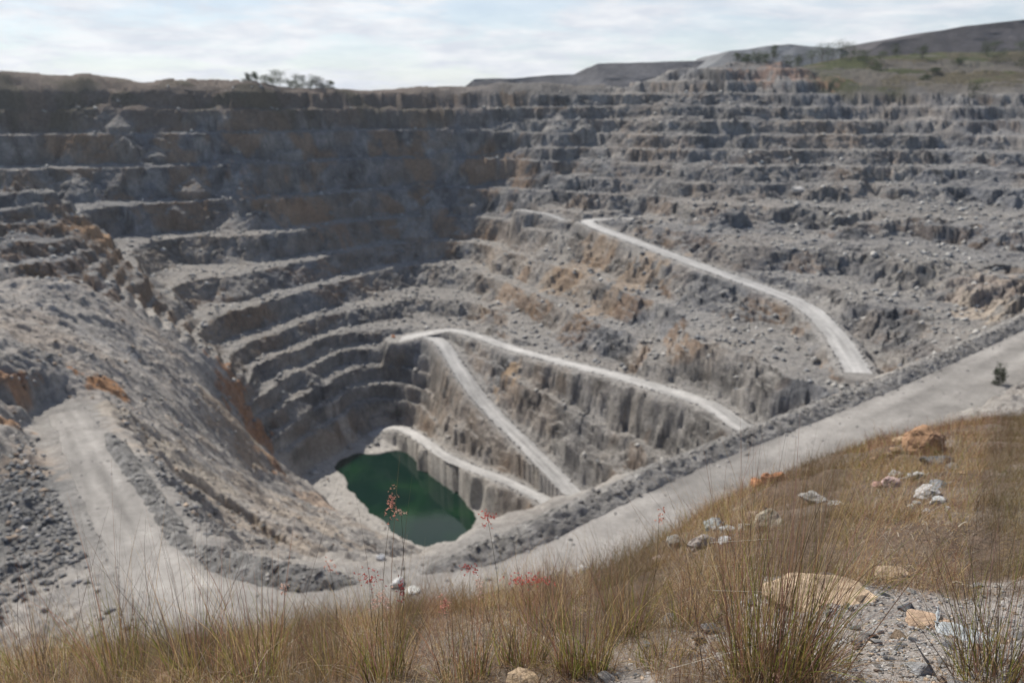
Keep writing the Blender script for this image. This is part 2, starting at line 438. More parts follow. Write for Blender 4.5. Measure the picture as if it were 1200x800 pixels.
# fill bank: gullies, lumps and rubble
gul = fbm(X / 16, Y / 16, 71, 4)
rub_zone = sstep(0.0, 0.5, fbm(X / 30 + 4, Y / 30, 75, 3))
dn = fbm((X * 0.8 - Y * 0.6) / 6, (X * 0.6 + Y * 0.8) / 13, 76, 5, 0.6)
Z = Z + fill * (0.55 * dn * sstep(110, 190, Y) + 1.5 * gul + 0.55 * fbm(X / 2.8, Y / 2.8, 73, 4, 0.6) + rub_zone * 0.8 * (1 - np.clip(cd3 * 1.4, 0, 1))
                + 0.9 * np.abs(vnoise(X / 13 + Y / 60, Y / 17 - X / 60, 74)) * sstep(130, 200, Y) + 1.3 * (hash2(np.floor(X / 5 + gul).astype(np.int64), np.floor(Y / 7 + gul).astype(np.int64), 7) > 0.8) * (0.5 + 0.5 * vnoise(X / 4, Y / 4, 85)) * sstep(120, 180, Y))

def corridor(paths, sh):
    """flatten the ground along roads: within their width level with the nearest one, blending over about sh metres in a rough cut slope"""
    global Z
    near = np.full(X.shape, 1e9); zr = np.zeros(X.shape); wr = np.full(X.shape, 5.0)
    for P, w in paths:
        w = np.full(len(P), w) if np.isscalar(w) else w
        wm = float(np.max(w)) + sh * 1.5 + 4
        n = len(P); st = max(1, int(n / 14))
        for a in range(0, n - 1, st):
            seg = P[a:a + st + 1]
            sel = (X > seg[:, 0].min() - wm) & (X < seg[:, 0].max() + wm) & (Y > seg[:, 1].min() - wm) & (Y < seg[:, 1].max() + wm)
            idx = np.nonzero(sel.ravel())[0]
            if not len(idx): continue
            x = X.ravel()[idx]; y = Y.ravel()[idx]
            best = np.full(len(x), 1e9); bz = np.zeros(len(x)); bw = np.zeros(len(x))
            for i in range(len(seg) - 1):
                ax, ay, a_z = seg[i]; bx, by, b_z = seg[i + 1]
                L = (bx - ax) ** 2 + (by - ay) ** 2 + 1e-9
                tt = np.clip(((x - ax) * (bx - ax) + (y - ay) * (by - ay)) / L, 0, 1)
                d = np.hypot(x - ax - tt * (bx - ax), y - ay - tt * (by - ay))
                m = d < best
                best = np.where(m, d, best); bz = np.where(m, a_z + tt * (b_z - a_z), bz)
                bw = np.where(m, w[min(a + i, n - 1)], bw)
            m = best - bw < near.ravel()[idx] - wr.ravel()[idx]
            f = idx[m]
            near.ravel()[f] = best[m]; zr.ravel()[f] = bz[m]; wr.ravel()[f] = bw[m]
    e = (near - wr) / (sh * (1 + 0.45 * fbm(X / 7, Y / 7, 15, 3)))
    b = 1 - sstep(0, 1, e)
    lump = ((cv2 - .5) * 0.8 + (cv3 - .5) * 0.6 + 0.9 * fbm(X / 4.4, Y / 4.4, 16, 4)) * 4 * b * (1 - b)
    Z = Z * (1 - b) + zr * b + lump * sstep(0, 3, np.abs(Z - zr))
    return near, wr
ROADMASK = np.zeros_like(X)
d, wr = corridor([(P, w + 1.2) for P, w, _ in ROADS.values()], 6.5)
ROADMASK = np.maximum(ROADMASK, 1 - sstep(0, 6, d - wr + 0.7 - 2 * vnoise(X / 6, Y / 6, 8)))
d_haul, wr = corridor([(HAUL, HW + 2.6)], 13.0)
ROADMASK = np.maximum(ROADMASK, 1 - sstep(0, 6, d_haul - wr + 2.6 - 2 * vnoise(X / 6, Y / 6, 9)))
jm = (1 - fill) * (1 - sstep(0.75, 0.95, ROADMASK)) * (1 - top)
gz = np.zeros_like(Z); gz[1:-1] = (Z[2:] - Z[:-2]) / (r[2:] - r[:-2])[:, None]
ga_ = np.zeros_like(Z); ga_[:, 1:-1] = (Z[:, 2:] - Z[:, :-2]) / (RR[:, 1:-1] * (az[2] - az[0]))
jm = jm * sstep(0.7, 1.5, np.hypot(gz, ga_))
for hj, amt, sd in ((4.2, 0.5 + 0.35 * prom, 61), (1.8, 0.5, 62)):
    uj = Z / hj + 0.9 * fbm(X / 22, Y / 22, sd, 3) + 0.5 * (cv2 - .5)
    fj = uj - np.floor(uj)
    Z = Z + jm * amt * hj * (sstep(0.3, 0.7, fj) - fj)
# cones of fallen rock against the faces
CONE = np.zeros_like(Z)
pick_ = np.nonzero((np.hypot(gz, ga_) > 1.0).ravel() & (fill.ravel() < 0.2) & (ROADMASK.ravel() < 0.05) & (RR.ravel() < 720) & (Z.ravel() > -185) & (Z.ravel() < 0) & (np.abs(AZ).ravel() < R(37)))[0]
for c_ in RNG.choice(pick_, 120):
    cx_, cy_, cz_ = X.ravel()[c_], Y.ravel()[c_], Z.ravel()[c_]
    dd_ = np.hypot(X - cx_, Y - cy_); rad_ = RNG.uniform(7, 17)
    near_ = dd_ < rad_
    zc_ = cz_ - (0.62 + 0.2 * RNG.uniform()) * dd_[near_] + 0.6 * fbm(X[near_] / 3, Y[near_] / 3, 97, 3)
    up = zc_ > Z[near_]; ok_ = up & (zc_ - Z[near_] < 9) & (ROADMASK[near_] < 0.3)
    t_ = Z[near_]; t_[ok_] = zc_[ok_]; Z[near_] = t_
    t_ = CONE[near_]; t_[ok_] = 1; CONE[near_] = t_
# an old cut bank in the tipped fill
SC = np.array([hit_base(u, v)[:2] for u, v in ((226, 564), (245, 574), (268, 588), (295, 606), (312, 620), (326, 632))])
scd = poly_dist([(a, b) for a, b in SC], X, Y, signed=False)
SCM = 1 - sstep(1.5, 4.2, scd + 0.9 * fbm(X / 3, Y / 3, 95, 3))
Z = Z - 3.4 * SCM
# lake bed
LD = bil(G_LAKE, X, Y) + 1.6 * fbm(X / 9, Y / 9, 81, 3)
Z = np.where(LD < 0, np.minimum(Z, -200.0 + np.maximum(LD * 0.35, -4)), np.where(LD < 10, np.maximum(Z, -199.9 + 0.12 * LD), Z))

# the bare shelf round the lake
shelf = (1 - sstep(17, 30, LD + 4 * fbm(X / 8, Y / 8, 83, 2))) * (1 - sstep(-189, -182, B)) * (LD > 0) * (1 - np.clip(ROADMASK * 1.5, 0, 1))
Z = Z * (1 - shelf) + (-199.6 + 0.07 * LD + 0.25 * fbm(X / 3, Y / 3, 84, 3)) * shelf
# ------------------------------------------------------------------ colours of the rock itself
def mixc(c, d, f): return c * (1 - f[..., None]) + np.array(d) * f[..., None]
dn = fbm((X * 0.8 - Y * 0.6) / 7, (X * 0.6 + Y * 0.8) / 15, 79, 5, 0.6)
n1 = fbm(X / 70, Y / 70, 101, 4); n2 = fbm(X / 14, Z / 9 + Y / 20, 102, 4); n3 = fbm(X / 4, Y / 4 + Z / 3, 103, 3)
COL = np.ones(X.shape + (3,)) * np.array((0.205, 0.19, 0.172))
COL = COL * (1 + 0.22 * n2[..., None] + 0.12 * n3[..., None])
COL = mixc(COL, (0.13, 0.137, 0.15), 0.6 * sstep(-0.1, 0.5, n1))
COL = mixc(COL, (0.29, 0.24, 0.19), 0.6 * sstep(0.05, 0.6, fbm(X / 50 + 7, Y / 50, 105, 4)))
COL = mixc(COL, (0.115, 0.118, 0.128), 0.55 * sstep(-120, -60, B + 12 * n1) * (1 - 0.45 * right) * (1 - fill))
# flat ledges collect pale broken rock
gr = np.zeros_like(Z); dr = np.gradient(r)
gr[1:-1] = (Z[2:] - Z[:-2]) / (r[2:] - r[:-2])[:, None]
ga = np.zeros_like(Z); ga[:, 1:-1] = (Z[:, 2:] - Z[:, :-2]) / (RR[:, 1:-1] * (az[2] - az[0]))
slope = np.hypot(gr, ga)
COL = mixc(COL, (0.30, 0.28, 0.255), 0.75 * (1 - sstep(0.25, 0.8, slope)) * (1 - fill) * (1 - top) * (1 - 0.35 * sstep(-110, -50, B)))
COL = mixc(COL, (0.30, 0.275, 0.245), 0.6 * CONE)
# seams, joints and weathered blotches on the bare faces
face_ = sstep(0.7, 1.3, slope) * (1 - fill)
cvs, _ = cells(X / 11, Z / 9 + Y / 40, 141); cvt, _ = cells(X / 5, Z / 4 + Y / 25, 144)
COL = COL * (1 + face_ * ((cvs - .5) * 0.55 + (cvt - .5) * 0.45 + 0.35 * fbm(X / 6, Z / 12, 147, 4)))[..., None]
COL = mixc(COL, (0.34, 0.32, 0.29), 0.55 * face_ * sstep(0.35, 0.6, fbm(X / 9 + Z / 14, Z / 7 - X / 30, 149, 4)))
COL = mixc(COL, (0.25, 0.185, 0.13), 0.38 * face_ * (1 - side) * sstep(0.15, 0.5, fbm(X / 20 + 5, Z / 26, 151, 4)))
# iron-stained faces, running down the left and the middle walls
st = sstep(0.18, 0.6, fbm(X / 26 + 3, Y / 26 + Z / 60, 107, 4)) * sstep(0.6, 1.2, slope) * (1 - fill)
COL = mixc(COL, (0.27, 0.165, 0.09), 0.62 * st * (0.4 + 0.6 * sstep(-160, -100, Z) * (1 - right)))
# pale and tan weathered ground at the left rim, grey dump rock on the fill bank
over = sstep(-22, -2, B + 6 * fbm(X / 40, Y / 40, 111, 3)) * sstep(60, -120, X)
COL = mixc(COL, (0.15, 0.112, 0.085), 0.8 * over)
COL = mixc(COL, (0.075, 0.07, 0.042), 0.55 * over * sstep(0.1, 0.5, fbm(X / 30, Y / 18, 112, 4)))
COL = mixc(COL, (0.41, 0.37, 0.328), 0.9 * fill)
COL = mixc(COL, (0.25, 0.24, 0.228), 0.5 * fill * sstep(-0.1, 0.45, fbm(X / 24, Y / 24, 113, 4)))
COL = mixc(COL, (0.40, 0.335, 0.275), 0.6 * fill * sstep(0.1, 0.5, fbm(X / 28 + 9, Y / 28, 114, 4)))
# green slope over the right rim
gs = sstep(4, 16, B + 3 * fbm(X / 20, Y / 20, 115, 3)) * sstep(235, 295, X)
COL = mixc(COL, (0.085, 0.07, 0.038), 0.9 * gs)
COL = mixc(COL, (0.06, 0.07, 0.025), 0.85 * gs * sstep(-0.05, 0.35, fbm(X / 40, Y / 25, 116, 4)))
COL = mixc(COL, (0.14, 0.125, 0.11), 0.7 * gs * sstep(0.25, 0.5, fbm(X / 45, Y / 22, 117, 4)))
topmid = top * (1 - gs) * sstep(-40, 60, X)
COL = mixc(COL, (0.13, 0.118, 0.105), 0.7 * topmid)

def patch(u, v, c, rx, ry, amt=0.9, nz=0.5, seed=0, ang=0.0):
    """a stain of its own shape at a surveyed spot, sizes in metres"""
    global COL
    p = hit_base(u, v)
    ca, sa = math.cos(ang), math.sin(ang)
    dx, dy = X - p[0], Y - p[1]
    a = (dx * ca + dy * sa) / rx; b = (-dx * sa + dy * ca) / ry
    m = 1 - sstep(0.55, 1.0, np.hypot(a, b) + nz * fbm(X / 5 + seed, Y / 5, 200 + seed, 3))
    COL = mixc(COL, c, amt * m)
COL = mixc(COL, (0.17, 0.165, 0.16), 0.28 * fill * sstep(0.05, 0.5, dn + 0.5 * n2))
COL = mixc(COL, (0.42, 0.385, 0.345), 0.6 * fill * sstep(0.1, 0.5, fbm((X * 0.8 - Y * 0.6) / 10 + 9, (X * 0.6 + Y * 0.8) / 24, 80, 5, 0.6)))
dk = hit_base(45, 610)
COL = mixc(COL, (0.17, 0.168, 0.162), 0.8 * fill * (1 - sstep(0.6, 1.1, np.hypot((X - dk[0] + 8) / 30, (Y - dk[1]) / 42) + 0.35 * fbm(X / 9, Y / 9, 118, 4))))
ORANGE = (0.42, 0.20, 0.075)
patch(132, 458, ORANGE, 9, 7, 0.8, 0.8, 1)
patch(8, 448, (0.36, 0.18, 0.08), 7, 10, 0.7, 0.8, 2)
patch(10, 490, (0.40, 0.22, 0.11), 5, 5, 0.8, 0.8, 3)
patch(25, 545, (0.40, 0.32, 0.25), 12, 8, 0.8, 0.5, 4)
patch(60, 525, (0.40, 0.33, 0.27), 14, 8, 0.7, 0.5, 5)
for i, (u, v) in enumerate(((262, 432), (270, 448), (278, 466), (287, 485), (297, 503), (305, 520), (314, 538))):
    patch(u, v, (0.36, 0.185, 0.095), 4.5, 8, 0.75, 1.2, 10 + i)
patch(280, 500, (0.34, 0.25, 0.17), 14, 20, 0.6, 0.6, 20)
COL = mixc(COL, (0.24, 0.185, 0.12), 0.85 * SCM)
patch(112, 275, (0.36, 0.22, 0.12), 6, 20, 0.8, 0.6, 21)
patch(210, 540, (0.42, 0.36, 0.29), 22, 14, 0.7, 0.6, 22)
patch(330, 600, (0.42, 0.35, 0.28), 30, 26, 0.7, 0.6, 23)
patch(262, 600, (0.44, 0.37, 0.30), 22, 20, 0.7, 0.6, 28)
patch(380, 590, (0.40, 0.29, 0.21), 12, 20, 0.7, 0.6, 24)
patch(185, 375, (0.45, 0.41, 0.36), 14, 14, 0.6, 0.8, 25)
patch(150, 420, (0.40, 0.38, 0.36), 12, 12, 0.6, 0.9, 26)
patch(45, 320, (0.44, 0.38, 0.32), 30, 14, 0.8, 0.6, 27)
patch(325, 240, (0.38, 0.24, 0.14), 26, 8, 0.5, 0.8, 29)
patch(355, 245, (0.33, 0.2, 0.12), 40, 10, 0.5, 0.8, 30)
patch(735, 330, (0.34, 0.25, 0.17), 34, 16, 0.6, 0.7, 31)
patch(690, 300, (0.33, 0.24, 0.16), 34, 16, 0.5, 0.8, 32)
patch(596, 440, (0.40, 0.28, 0.17), 7, 7, 0.8, 0.7, 33)
patch(1165, 345, (0.44, 0.36, 0.28), 22, 18, 0.7, 0.6, 34)
patch(1150, 330, (0.42, 0.33, 0.26), 16, 16, 0.5, 0.6, 35)
patch(920, 85, (0.30, 0.18, 0.12), 50, 16, 0.6, 0.6, 36)
patch(440, 520, (0.50, 0.47, 0.43), 26, 14, 0.8, 0.3, 37)
COL = mixc(COL, (0.33, 0.31, 0.285), 0.75 * ROADMASK)
COL = mixc(COL, (0.38, 0.355, 0.325), 0.75 * shelf)
# bleached band at the water line
COL = mixc(COL, (0.42, 0.39, 0.35), 0.6 * (1 - sstep(2, 14, LD)) * (LD > 0))
COL = np.clip(COL, 0.02, 0.62)

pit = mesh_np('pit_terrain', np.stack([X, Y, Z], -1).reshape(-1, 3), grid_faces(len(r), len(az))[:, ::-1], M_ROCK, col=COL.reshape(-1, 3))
tag(pit, kind='structure')

def zpit(x, y):
    """height of the finished pit mesh at a spot"""
    rr = math.hypot(x, y); a = math.atan2(x, y)
    j = int(np.clip(np.searchsorted(r, rr) - 1, 0, len(r) - 2)); i = int(np.clip((a - az[0]) / (az[1] - az[0]), 0, len(az) - 2))
    return float(Z[j:j + 2, i:i + 2].mean())

def hit_pit(u, v, d0=85):
    a, b = ratios(u, v)
    D = np.arange(d0, 980, 0.8)
    for d in D:
        if b * d <= zpit(a * d, d): return np.array((a * d, d, zpit(a * d, d)))
    return np.array((a * 900, 900, b * 900))

# ground beyond the pit, out to the horizon
ro = np.geomspace(1000, 16000, 40); ao = np.linspace(R(-70), R(70), 120)
AO, RO = np.meshgrid(ao, ro)
xo, yo = RO * np.sin(AO), RO * np.cos(AO)
zo = np.where(AO < R(45), bil(G_BASE, xo * np.minimum(1, 990 / RO), yo * np.minimum(1, 990 / RO)), 40)
zo = np.clip(zo, 5, 30) * np.clip(1.2 - RO / 5000, 0.1, 1) - 4 + 3 * fbm(xo / 300, yo / 300, 131, 3)
plain = mesh_np('ground', np.stack([xo, yo, zo], -1).reshape(-1, 3), grid_faces(40, 120)[:, ::-1], M_DUMP,
                col=np.ones((40 * 120, 3)) * np.array((0.13, 0.12, 0.09)), smooth=True)
tag(plain, kind='structure')

# ------------------------------------------------------------------ lake
def ring_fill(name, poly, z, mat, colfn=None):
    bm = bmesh.new()
    vs = [bm.verts.new((p[0], p[1], z)) for p in poly]
    bm.faces.new(vs)
    me = bpy.data.meshes.new(name); bm.to_mesh(me); bm.free()
    me.materials.append(mat)
    o = bpy.data.objects.new(name, me); C.objects.link(o)
    return o
M_WATER = bpy.data.materials.new('pit_water'); M_WATER.use_nodes = True
n_, l_ = M_WATER.node_tree.nodes, M_WATER.node_tree.links
pw = n_['Principled BSDF']
pw.inputs['Base Color'].default_value = (0.006, 0.035, 0.02, 1)
pw.inputs['Roughness'].default_value = 0.06
pw.inputs['IOR'].default_value = 1.33
tw = n_.new('ShaderNodeTexCoord'); nw = n_.new('ShaderNodeTexNoise'); nw.inputs['Scale'].default_value = 0.035; nw.inputs['Detail'].default_value = 3
l_.new(tw.outputs['Object'], nw.inputs['Vector'])
rw = n_.new('ShaderNodeValToRGB')
rw.color_ramp.elements[0].position = 0.45; rw.color_ramp.elements[0].color = (0.003, 0.018, 0.012, 1)
rw.color_ramp.elements[1].position = 0.75; rw.color_ramp.elements[1].color = (0.010, 0.042, 0.014, 1)
l_.new(nw.outputs['Fac'], rw.inputs[0]); l_.new(rw.outputs[0], pw.inputs['Base Color'])
nb = n_.new('ShaderNodeTexNoise'); nb.inputs['Scale'].default_value = 0.6; nb.inputs['Detail'].default_value = 3
l_.new(tw.outputs['Object'], nb.inputs['Vector'])
bw_ = n_.new('ShaderNodeBump'); bw_.inputs['Distance'].default_value = 0.02; bw_.inputs['Strength'].default_value = 0.6
l_.new(nb.outputs['Fac'], bw_.inputs['Height']); l_.new(bw_.outputs[0], pw.inputs['Normal'])
cxy = LAKE[:, :2].mean(0)
water = ring_fill('lake_water', [cxy + (p[:2] - cxy) * (1 + 14 / np.linalg.norm(p[:2] - cxy)) for p in LAKE], -200.0, M_WATER)
tag(water, kind='structure')

# ------------------------------------------------------------------ roads
def road_strip(name, P, w, z_up, base, seed):
    n = len(P)
    T = np.gradient(P[:, :2], axis=0); T /= np.linalg.norm(T, axis=1)[:, None]
    N = np.stack([-T[:, 1], T[:, 0]], 1)
    wv = (w if not np.isscalar(w) else np.full(n, w))
    s = np.arange(n) * 1.2
    wl_ = wv * (1 + 0.10 * vnoise(s / 9, s * 0 + 1, seed)) + 0.3 * vnoise(s / 2.2, s * 0, seed + 1)
    wr_ = wv * (1 + 0.10 * vnoise(s / 9, s * 0 + 5, seed)) + 0.3 * vnoise(s / 2.2, s * 0 + 3, seed + 1)
    ks = np.linspace(-1, 1, 15)
    V = []; K = []
    for kk in ks:
        ww = np.where(kk < 0, wr_, wl_)
        off = N * (kk * ww)[:, None]
        zz = P[:, 2] + z_up - 0.10 * abs(kk) ** 3 + 0.05 * vnoise(s / 3, s * 0 + kk * 4, seed + 2)
        V.append(np.stack([P[:, 0] + off[:, 0], P[:, 1] + off[:, 1], zz], 1))
        rut = 0.16 * np.exp(-((abs(kk) - 0.32) / 0.12) ** 2) + 0.05 * vnoise(s / 14, s * 0 + kk * 6, seed + 5) - 0.05 * abs(kk) ** 4
        K.append(np.array(base)[None] * (1 + rut[:, None] + 0.07 * vnoise(s / 5, s * 0 + kk * 9, seed + 6)[:, None] + 0.2 * fbm(s / 26, s * 0 + kk * 2.2, seed + 7, 3)[:, None]))
    V = np.stack(V, 1).reshape(-1, 3); K = np.stack(K, 1).reshape(-1, 3)
    o = mesh_np(name, V, grid_faces(n, 15)[:, ::-1], M_ROAD, col=np.clip(K, 0, 0.75), smooth=True)
    return tag(o, kind='structure')
for i, (nm, (P, w, _)) in enumerate(ROADS.items()):
    road_strip({'upper': 'upper_road', 'middle': 'middle_road', 'lower': 'lower_road', 'floor': 'floor_road', 'spur': 'spur_road'}[nm], P, w, 0.16, (0.385, 0.37, 0.35), 300 + 10 * i)
road_strip('haul_road', HAUL, HW, 0.16, (0.265, 0.247, 0.226), 380)

# ------------------------------------------------------------------ berms
def berm(name, P, hgt, hw, base, label, seed, sides=(0, 0)):
    n = len(P)
    T = np.gradient(P[:, :2], axis=0); T /= np.linalg.norm(T, axis=1)[:, None]
    N = np.stack([-T[:, 1], T[:, 0]], 1)
    ks = np.linspace(-1, 1, 41)
    s = np.arange(n) * 0.4
    endf = np.clip(np.minimum(np.arange(n), np.arange(n)[::-1]) / 30.0, 0, 1)
    hw = hw * (0.35 + 0.65 * endf) if True else hw
    V = []; K = []
    for kk in ks:
        prof = (1 - abs(kk)) ** 0.85
        x = P[:, 0] + N[:, 0] * kk * hw; y = P[:, 1] + N[:, 1] * kk * hw
        lump = 0.34 * fbm(x / 2.0, y / 2.0, seed, 3) + 0.55 * cells(x / 1.1, y / 1.1, seed + 3)[0] + 0.25 * cells(x / 0.5, y / 0.5, seed + 6)[0] - 0.3
        h = prof * hgt * 1.0 * (0.85 + 0.22 * vnoise(s / 7, s * 0, seed + 9)) * endf
        z = P[:, 2] + h + lump * endf * (1 - abs(kk) ** 4) * 0.9 - 0.5 * abs(kk) ** 6
        V.append(np.stack([x, y, z], 1))
        c = np.array(base)[None] * (1 + 0.3 * fbm(x / 1.8, y / 1.8, seed + 20, 3)[:, None])
        K.append(c)
    V = np.stack(V, 1).reshape(-1, 3); K = np.clip(np.stack(K, 1).reshape(-1, 3), 0.03, 0.6)
    o = mesh_np(name, V, grid_faces(n, 41)[:, ::-1], M_BERM, col=K)
    return tag(o, label, 'berm')
b1 = smooth_path([hz(u, v, -70) + np.array((0, 3.4, 0)) for u, v in ((1330, 322), (1250, 360), (1200, 384), (1100, 431), (1000, 474), (900, 514), (800, 555), (700, 602), (620, 641), (560, 665), (505, 682), (478, 688))], 0.4)
berm('rubble_berm', b1, 2.0, 4.2, (0.29, 0.274, 0.254), 'long dark rubble berm along the pit edge of the wide haul road', 400)
b2 = smooth_path([hz(u, v, z_) + np.array((0, 3.0, 0)) for u, v, z_ in ((456, 696, -71), (420, 699, -71), (380, 698, -71), (340, 692, -71.3), (300, 681, -72.2), (265, 667, -73.2), (240, 654, -74.4), (222, 640, -75.6))], 0.4)
b2[:, 2] = np.minimum(b2[:, 2], np.array([zpit(a_, b_) for a_, b_ in b2[:, :2]])) - 0.25
berm('rubble_berm', b2, 2.6, 4.2, (0.26, 0.25, 0.235), 'curved grey rubble berm at the bend of the haul road below the lake', 430)
b3 = smooth_path([hz(226, 655, -75.5), hz(206, 624, -77.5), hz(181, 586, -79.5), hz(154, 547, -81.2), hz(126, 506, -83)], 0.4)
berm('rubble_berm', b3, 1.0, 2.6, (0.26, 0.25, 0.235), 'low grey windrow beside the pale dead-end stretch of road', 460)

# ------------------------------------------------------------------ waste dumps beyond the rim
def dump(name, prof, D, depth, base, seed, foot=0.0):
    """prof: (u, v) skyline; a flat-topped tip with slopes at the angle of repose"""
    us = np.linspace(prof[0][0], prof[-1][0], 160)
    vs = np.interp(us, [p[0] for p in prof], [p[1] for p in prof])
    top_ = np.array([at_depth(u, v, D) for u, v in zip(us, vs)])
    rows = []; cols = []
    ss = np.concatenate([np.linspace(-1, 0, 50), np.linspace(0.05, 1, 20), np.linspace(1.05, 2, 20)])
    for s_ in ss:
        h = top_[:, 2] - foot
        run = np.clip(h, 0, None) * 1.45
        if s_ <= 0: y = D + s_ * run; z = foot + h * (1 + s_)
        elif s_ <= 1: y = D + s_ * depth + 0 * h; z = foot + h
        else: y = D + depth + (s_ - 1) * run; z = foot + h * (2 - s_)
        x = top_[:, 0] * (1 + 0 * s_)
        nz = fbm(x / 40, y / 60 + z / 30, seed, 4)
        rill = np.abs(vnoise(x / 14, y / 200, seed + 8)) * 2.0 * (s_ < 0) * (1 + s_)
        z = z + nz * 2.2 * np.clip(h / 30, 0, 1) * min(1, 4 * (1 - abs(s_ - 0.5) / 1.5)) * (0.35 if 0 <= s_ <= 1 else 1) - rill
        rows.append(np.stack([x, y + 5 * nz, z - 3], 1)); 
        cols.append(np.array(base)[None] * (1 + 0.22 * fbm(x / 30, z / 12, seed + 5, 4)[:, None]))
    o = mesh_np(name, np.concatenate(rows), grid_faces(len(ss), 160)[:, ::-1], M_DUMP, col=np.clip(np.concatenate(cols), 0.03, 0.6), smooth=True)
    return tag(o, kind='structure')
dump('hill', [(520, 108), (538, 104), (556, 90), (600, 89), (648, 86), (675, 85), (700, 72), (760, 71), (830, 68), (900, 70), (940, 90), (960, 108)], 1250, 260, (0.115, 0.11, 0.112), 500)
dump('hill', [(815, 84), (838, 71), (856, 57), (880, 55), (900, 51), (925, 49), (950, 52), (985, 54), (998, 60), (1030, 75), (1060, 90)], 1150, 200, (0.17, 0.172, 0.175), 520)
dump('hill', [(985, 78), (1010, 62), (1034, 46), (1080, 40), (1090, 36), (1130, 28), (1200, 20), (1300, 14), (1420, 12), (1500, 40)], 1080, 300, (0.07, 0.064, 0.066), 540)

# ------------------------------------------------------------------ foreground hillside
ED = [(-260, 800, 5.0), (0, 790, 5.4), (150, 768, 5.6), (300, 750, 5.9), (430, 728, 6.5), (560, 705, 7.4), (680, 684, 8.6), (740, 666, 10), (790, 640, 12), (830, 615, 15), (890, 588, 18.5), (960, 560, 23), (1030, 537, 28), (1090, 518, 32), (1150, 510, 35), (1200, 506, 36), (1400, 500, 38)]
E_T, E_D, E_C = [], [], []
for u, v, D in ED:
    a, b = ratios(u, v); E_T.append(a); E_D.append(D); E_C.append((-b * D - 1.45 - 0.28 * D) / D ** 2)
def zhill(x, y, bumps=True):
    x = np.asarray(x, float); y = np.asarray(y, float)
    D = np.maximum(y, 0.0)
    tt = x / np.maximum(y, 0.8)
    Dl = np.interp(tt, E_T, E_D); c = np.interp(tt, E_T, E_C)
    e = np.maximum(D - Dl, 0); Dm = np.minimum(D, Dl)
    z = -1.45 - 0.28 * D - c * (Dm ** 2 + 2 * Dl * e) - 0.42 * e * np.clip(e / 3.0, 0, 1)
    if bumps:
        z = z + 0.05 * fbm(x / 1.3, y / 1.3, 601, 3) * np.clip(D / 3, 0.4, 3) + 0.018 * fbm(x / 0.28, y / 0.28, 605, 3)
    return z
def hit_hill(u, v):
    a, b = ratios(u, v)
    D = np.geomspace(1.2, 60, 2500)
    z = zhill(a * D, D)
    kk = np.nonzero(b * D <= z)[0]
    kk = kk[0] if len(kk) else 2499
    return np.array((a * D[kk], D[kk], float(z[kk])))
ah = np.linspace(R(-62), R(62), 520); rh = np.geomspace(1.2, 104, 380)
AH, RH = np.meshgrid(ah, rh)
xh, yh = RH * np.sin(AH), RH * np.cos(AH) - 3.5
zh = zhill(xh, yh)
zfloor = np.where(yh > 50, bil(G_BASE, xh, np.maximum(yh, 51)), bil(G_BASE, xh, xh * 0 + 52)) - 3.5
zh = np.maximum(zh, zfloor)
GRAV = hit_hill(1075, 760)
def gravel_amount(x, y):
    d = np.hypot((x - GRAV[0]) / 1.15, (y - GRAV[1]) / 0.95) + 0.35 * fbm(x / 0.4, y / 0.4, 611, 3)
    return 1 - sstep(0.75, 1.15, d)
gv = gravel_amount(xh, yh)
HC = np.ones(xh.shape + (3,)) * np.array((0.13, 0.095, 0.07))
HC = mixc(HC, (0.19, 0.155, 0.125), sstep(-0.1, 0.5, fbm(xh / 1.1, yh / 1.1, 612, 4)))
HC = mixc(HC, (0.29, 0.26, 0.235), gv)
hill = mesh_np('hillside', np.stack([xh, yh, zh], -1).reshape(-1, 3), grid_faces(len(rh), len(ah))[:, ::-1], M_SOIL, col=HC.reshape(-1, 3), smooth=True)
tag(hill, kind='structure')

# ------------------------------------------------------------------ grass blades
PAL = {'straw': (0.46, 0.33, 0.17), 'tan': (0.34, 0.235, 0.13), 'rust': (0.25, 0.125, 0.078), 'brown': (0.17, 0.10, 0.06), 'purple': (0.23, 0.125, 0.105),
       'green': (0.17, 0.185, 0.035), 'olive': (0.22, 0.18, 0.05), 'pale': (0.55, 0.48, 0.38), 'dark': (0.085, 0.06, 0.045)}
for k_ in PAL: PAL[k_] = tuple(min(0.7, c_ * (1.22 if k_ != 'dark' else 1.0)) for c_ in PAL[k_])
def blades(base, hgt, width, lean_dir, lean, curl, colr, nseg=4, tipc=0.0):
    """base n x 3; returns verts, faces and colours of n tapered strips"""
    n = len(base); t = np.linspace(0, 1, nseg + 1)
    ld = np.stack([np.cos(lean_dir), np.sin(lean_dir)], 1)
    V = np.zeros((n, nseg + 1, 2, 3)); K = np.zeros((n, nseg + 1, 2, 3))
    wd = RNG.uniform(0, 2 * np.pi, n); wv = np.stack([np.cos(wd), np.sin(wd)], 1)
    for i, tt in enumerate(t):
        a = lean + curl * tt
        hx = hgt * np.sin(np.clip(a, -3, 3)) * tt; hz_ = hgt * np.cos(np.clip(a, -3, 3)) * tt
        cx = base[:, 0] + ld[:, 0] * hx; cy = base[:, 1] + ld[:, 1] * hx; cz = base[:, 2] + hz_
        w = width * (1 - 0.88 * tt) * 0.5
        for s_ in (0, 1):
            sg = -1 if s_ == 0 else 1
            V[:, i, s_, 0] = cx + sg * wv[:, 0] * w; V[:, i, s_, 1] = cy + sg * wv[:, 1] * w; V[:, i, s_, 2] = cz
            K[:, i, s_] = colr
    idx = (np.arange(n) * (nseg + 1) * 2)[:, None]
    q_ = np.arange(nseg)[None, :] * 2 + idx
    f = np.stack([q_, q_ + 1, q_ + 3, q_ + 2], -1).reshape(-1, 4)
    return V.reshape(-1, 3), f, K.reshape(-1, 3)
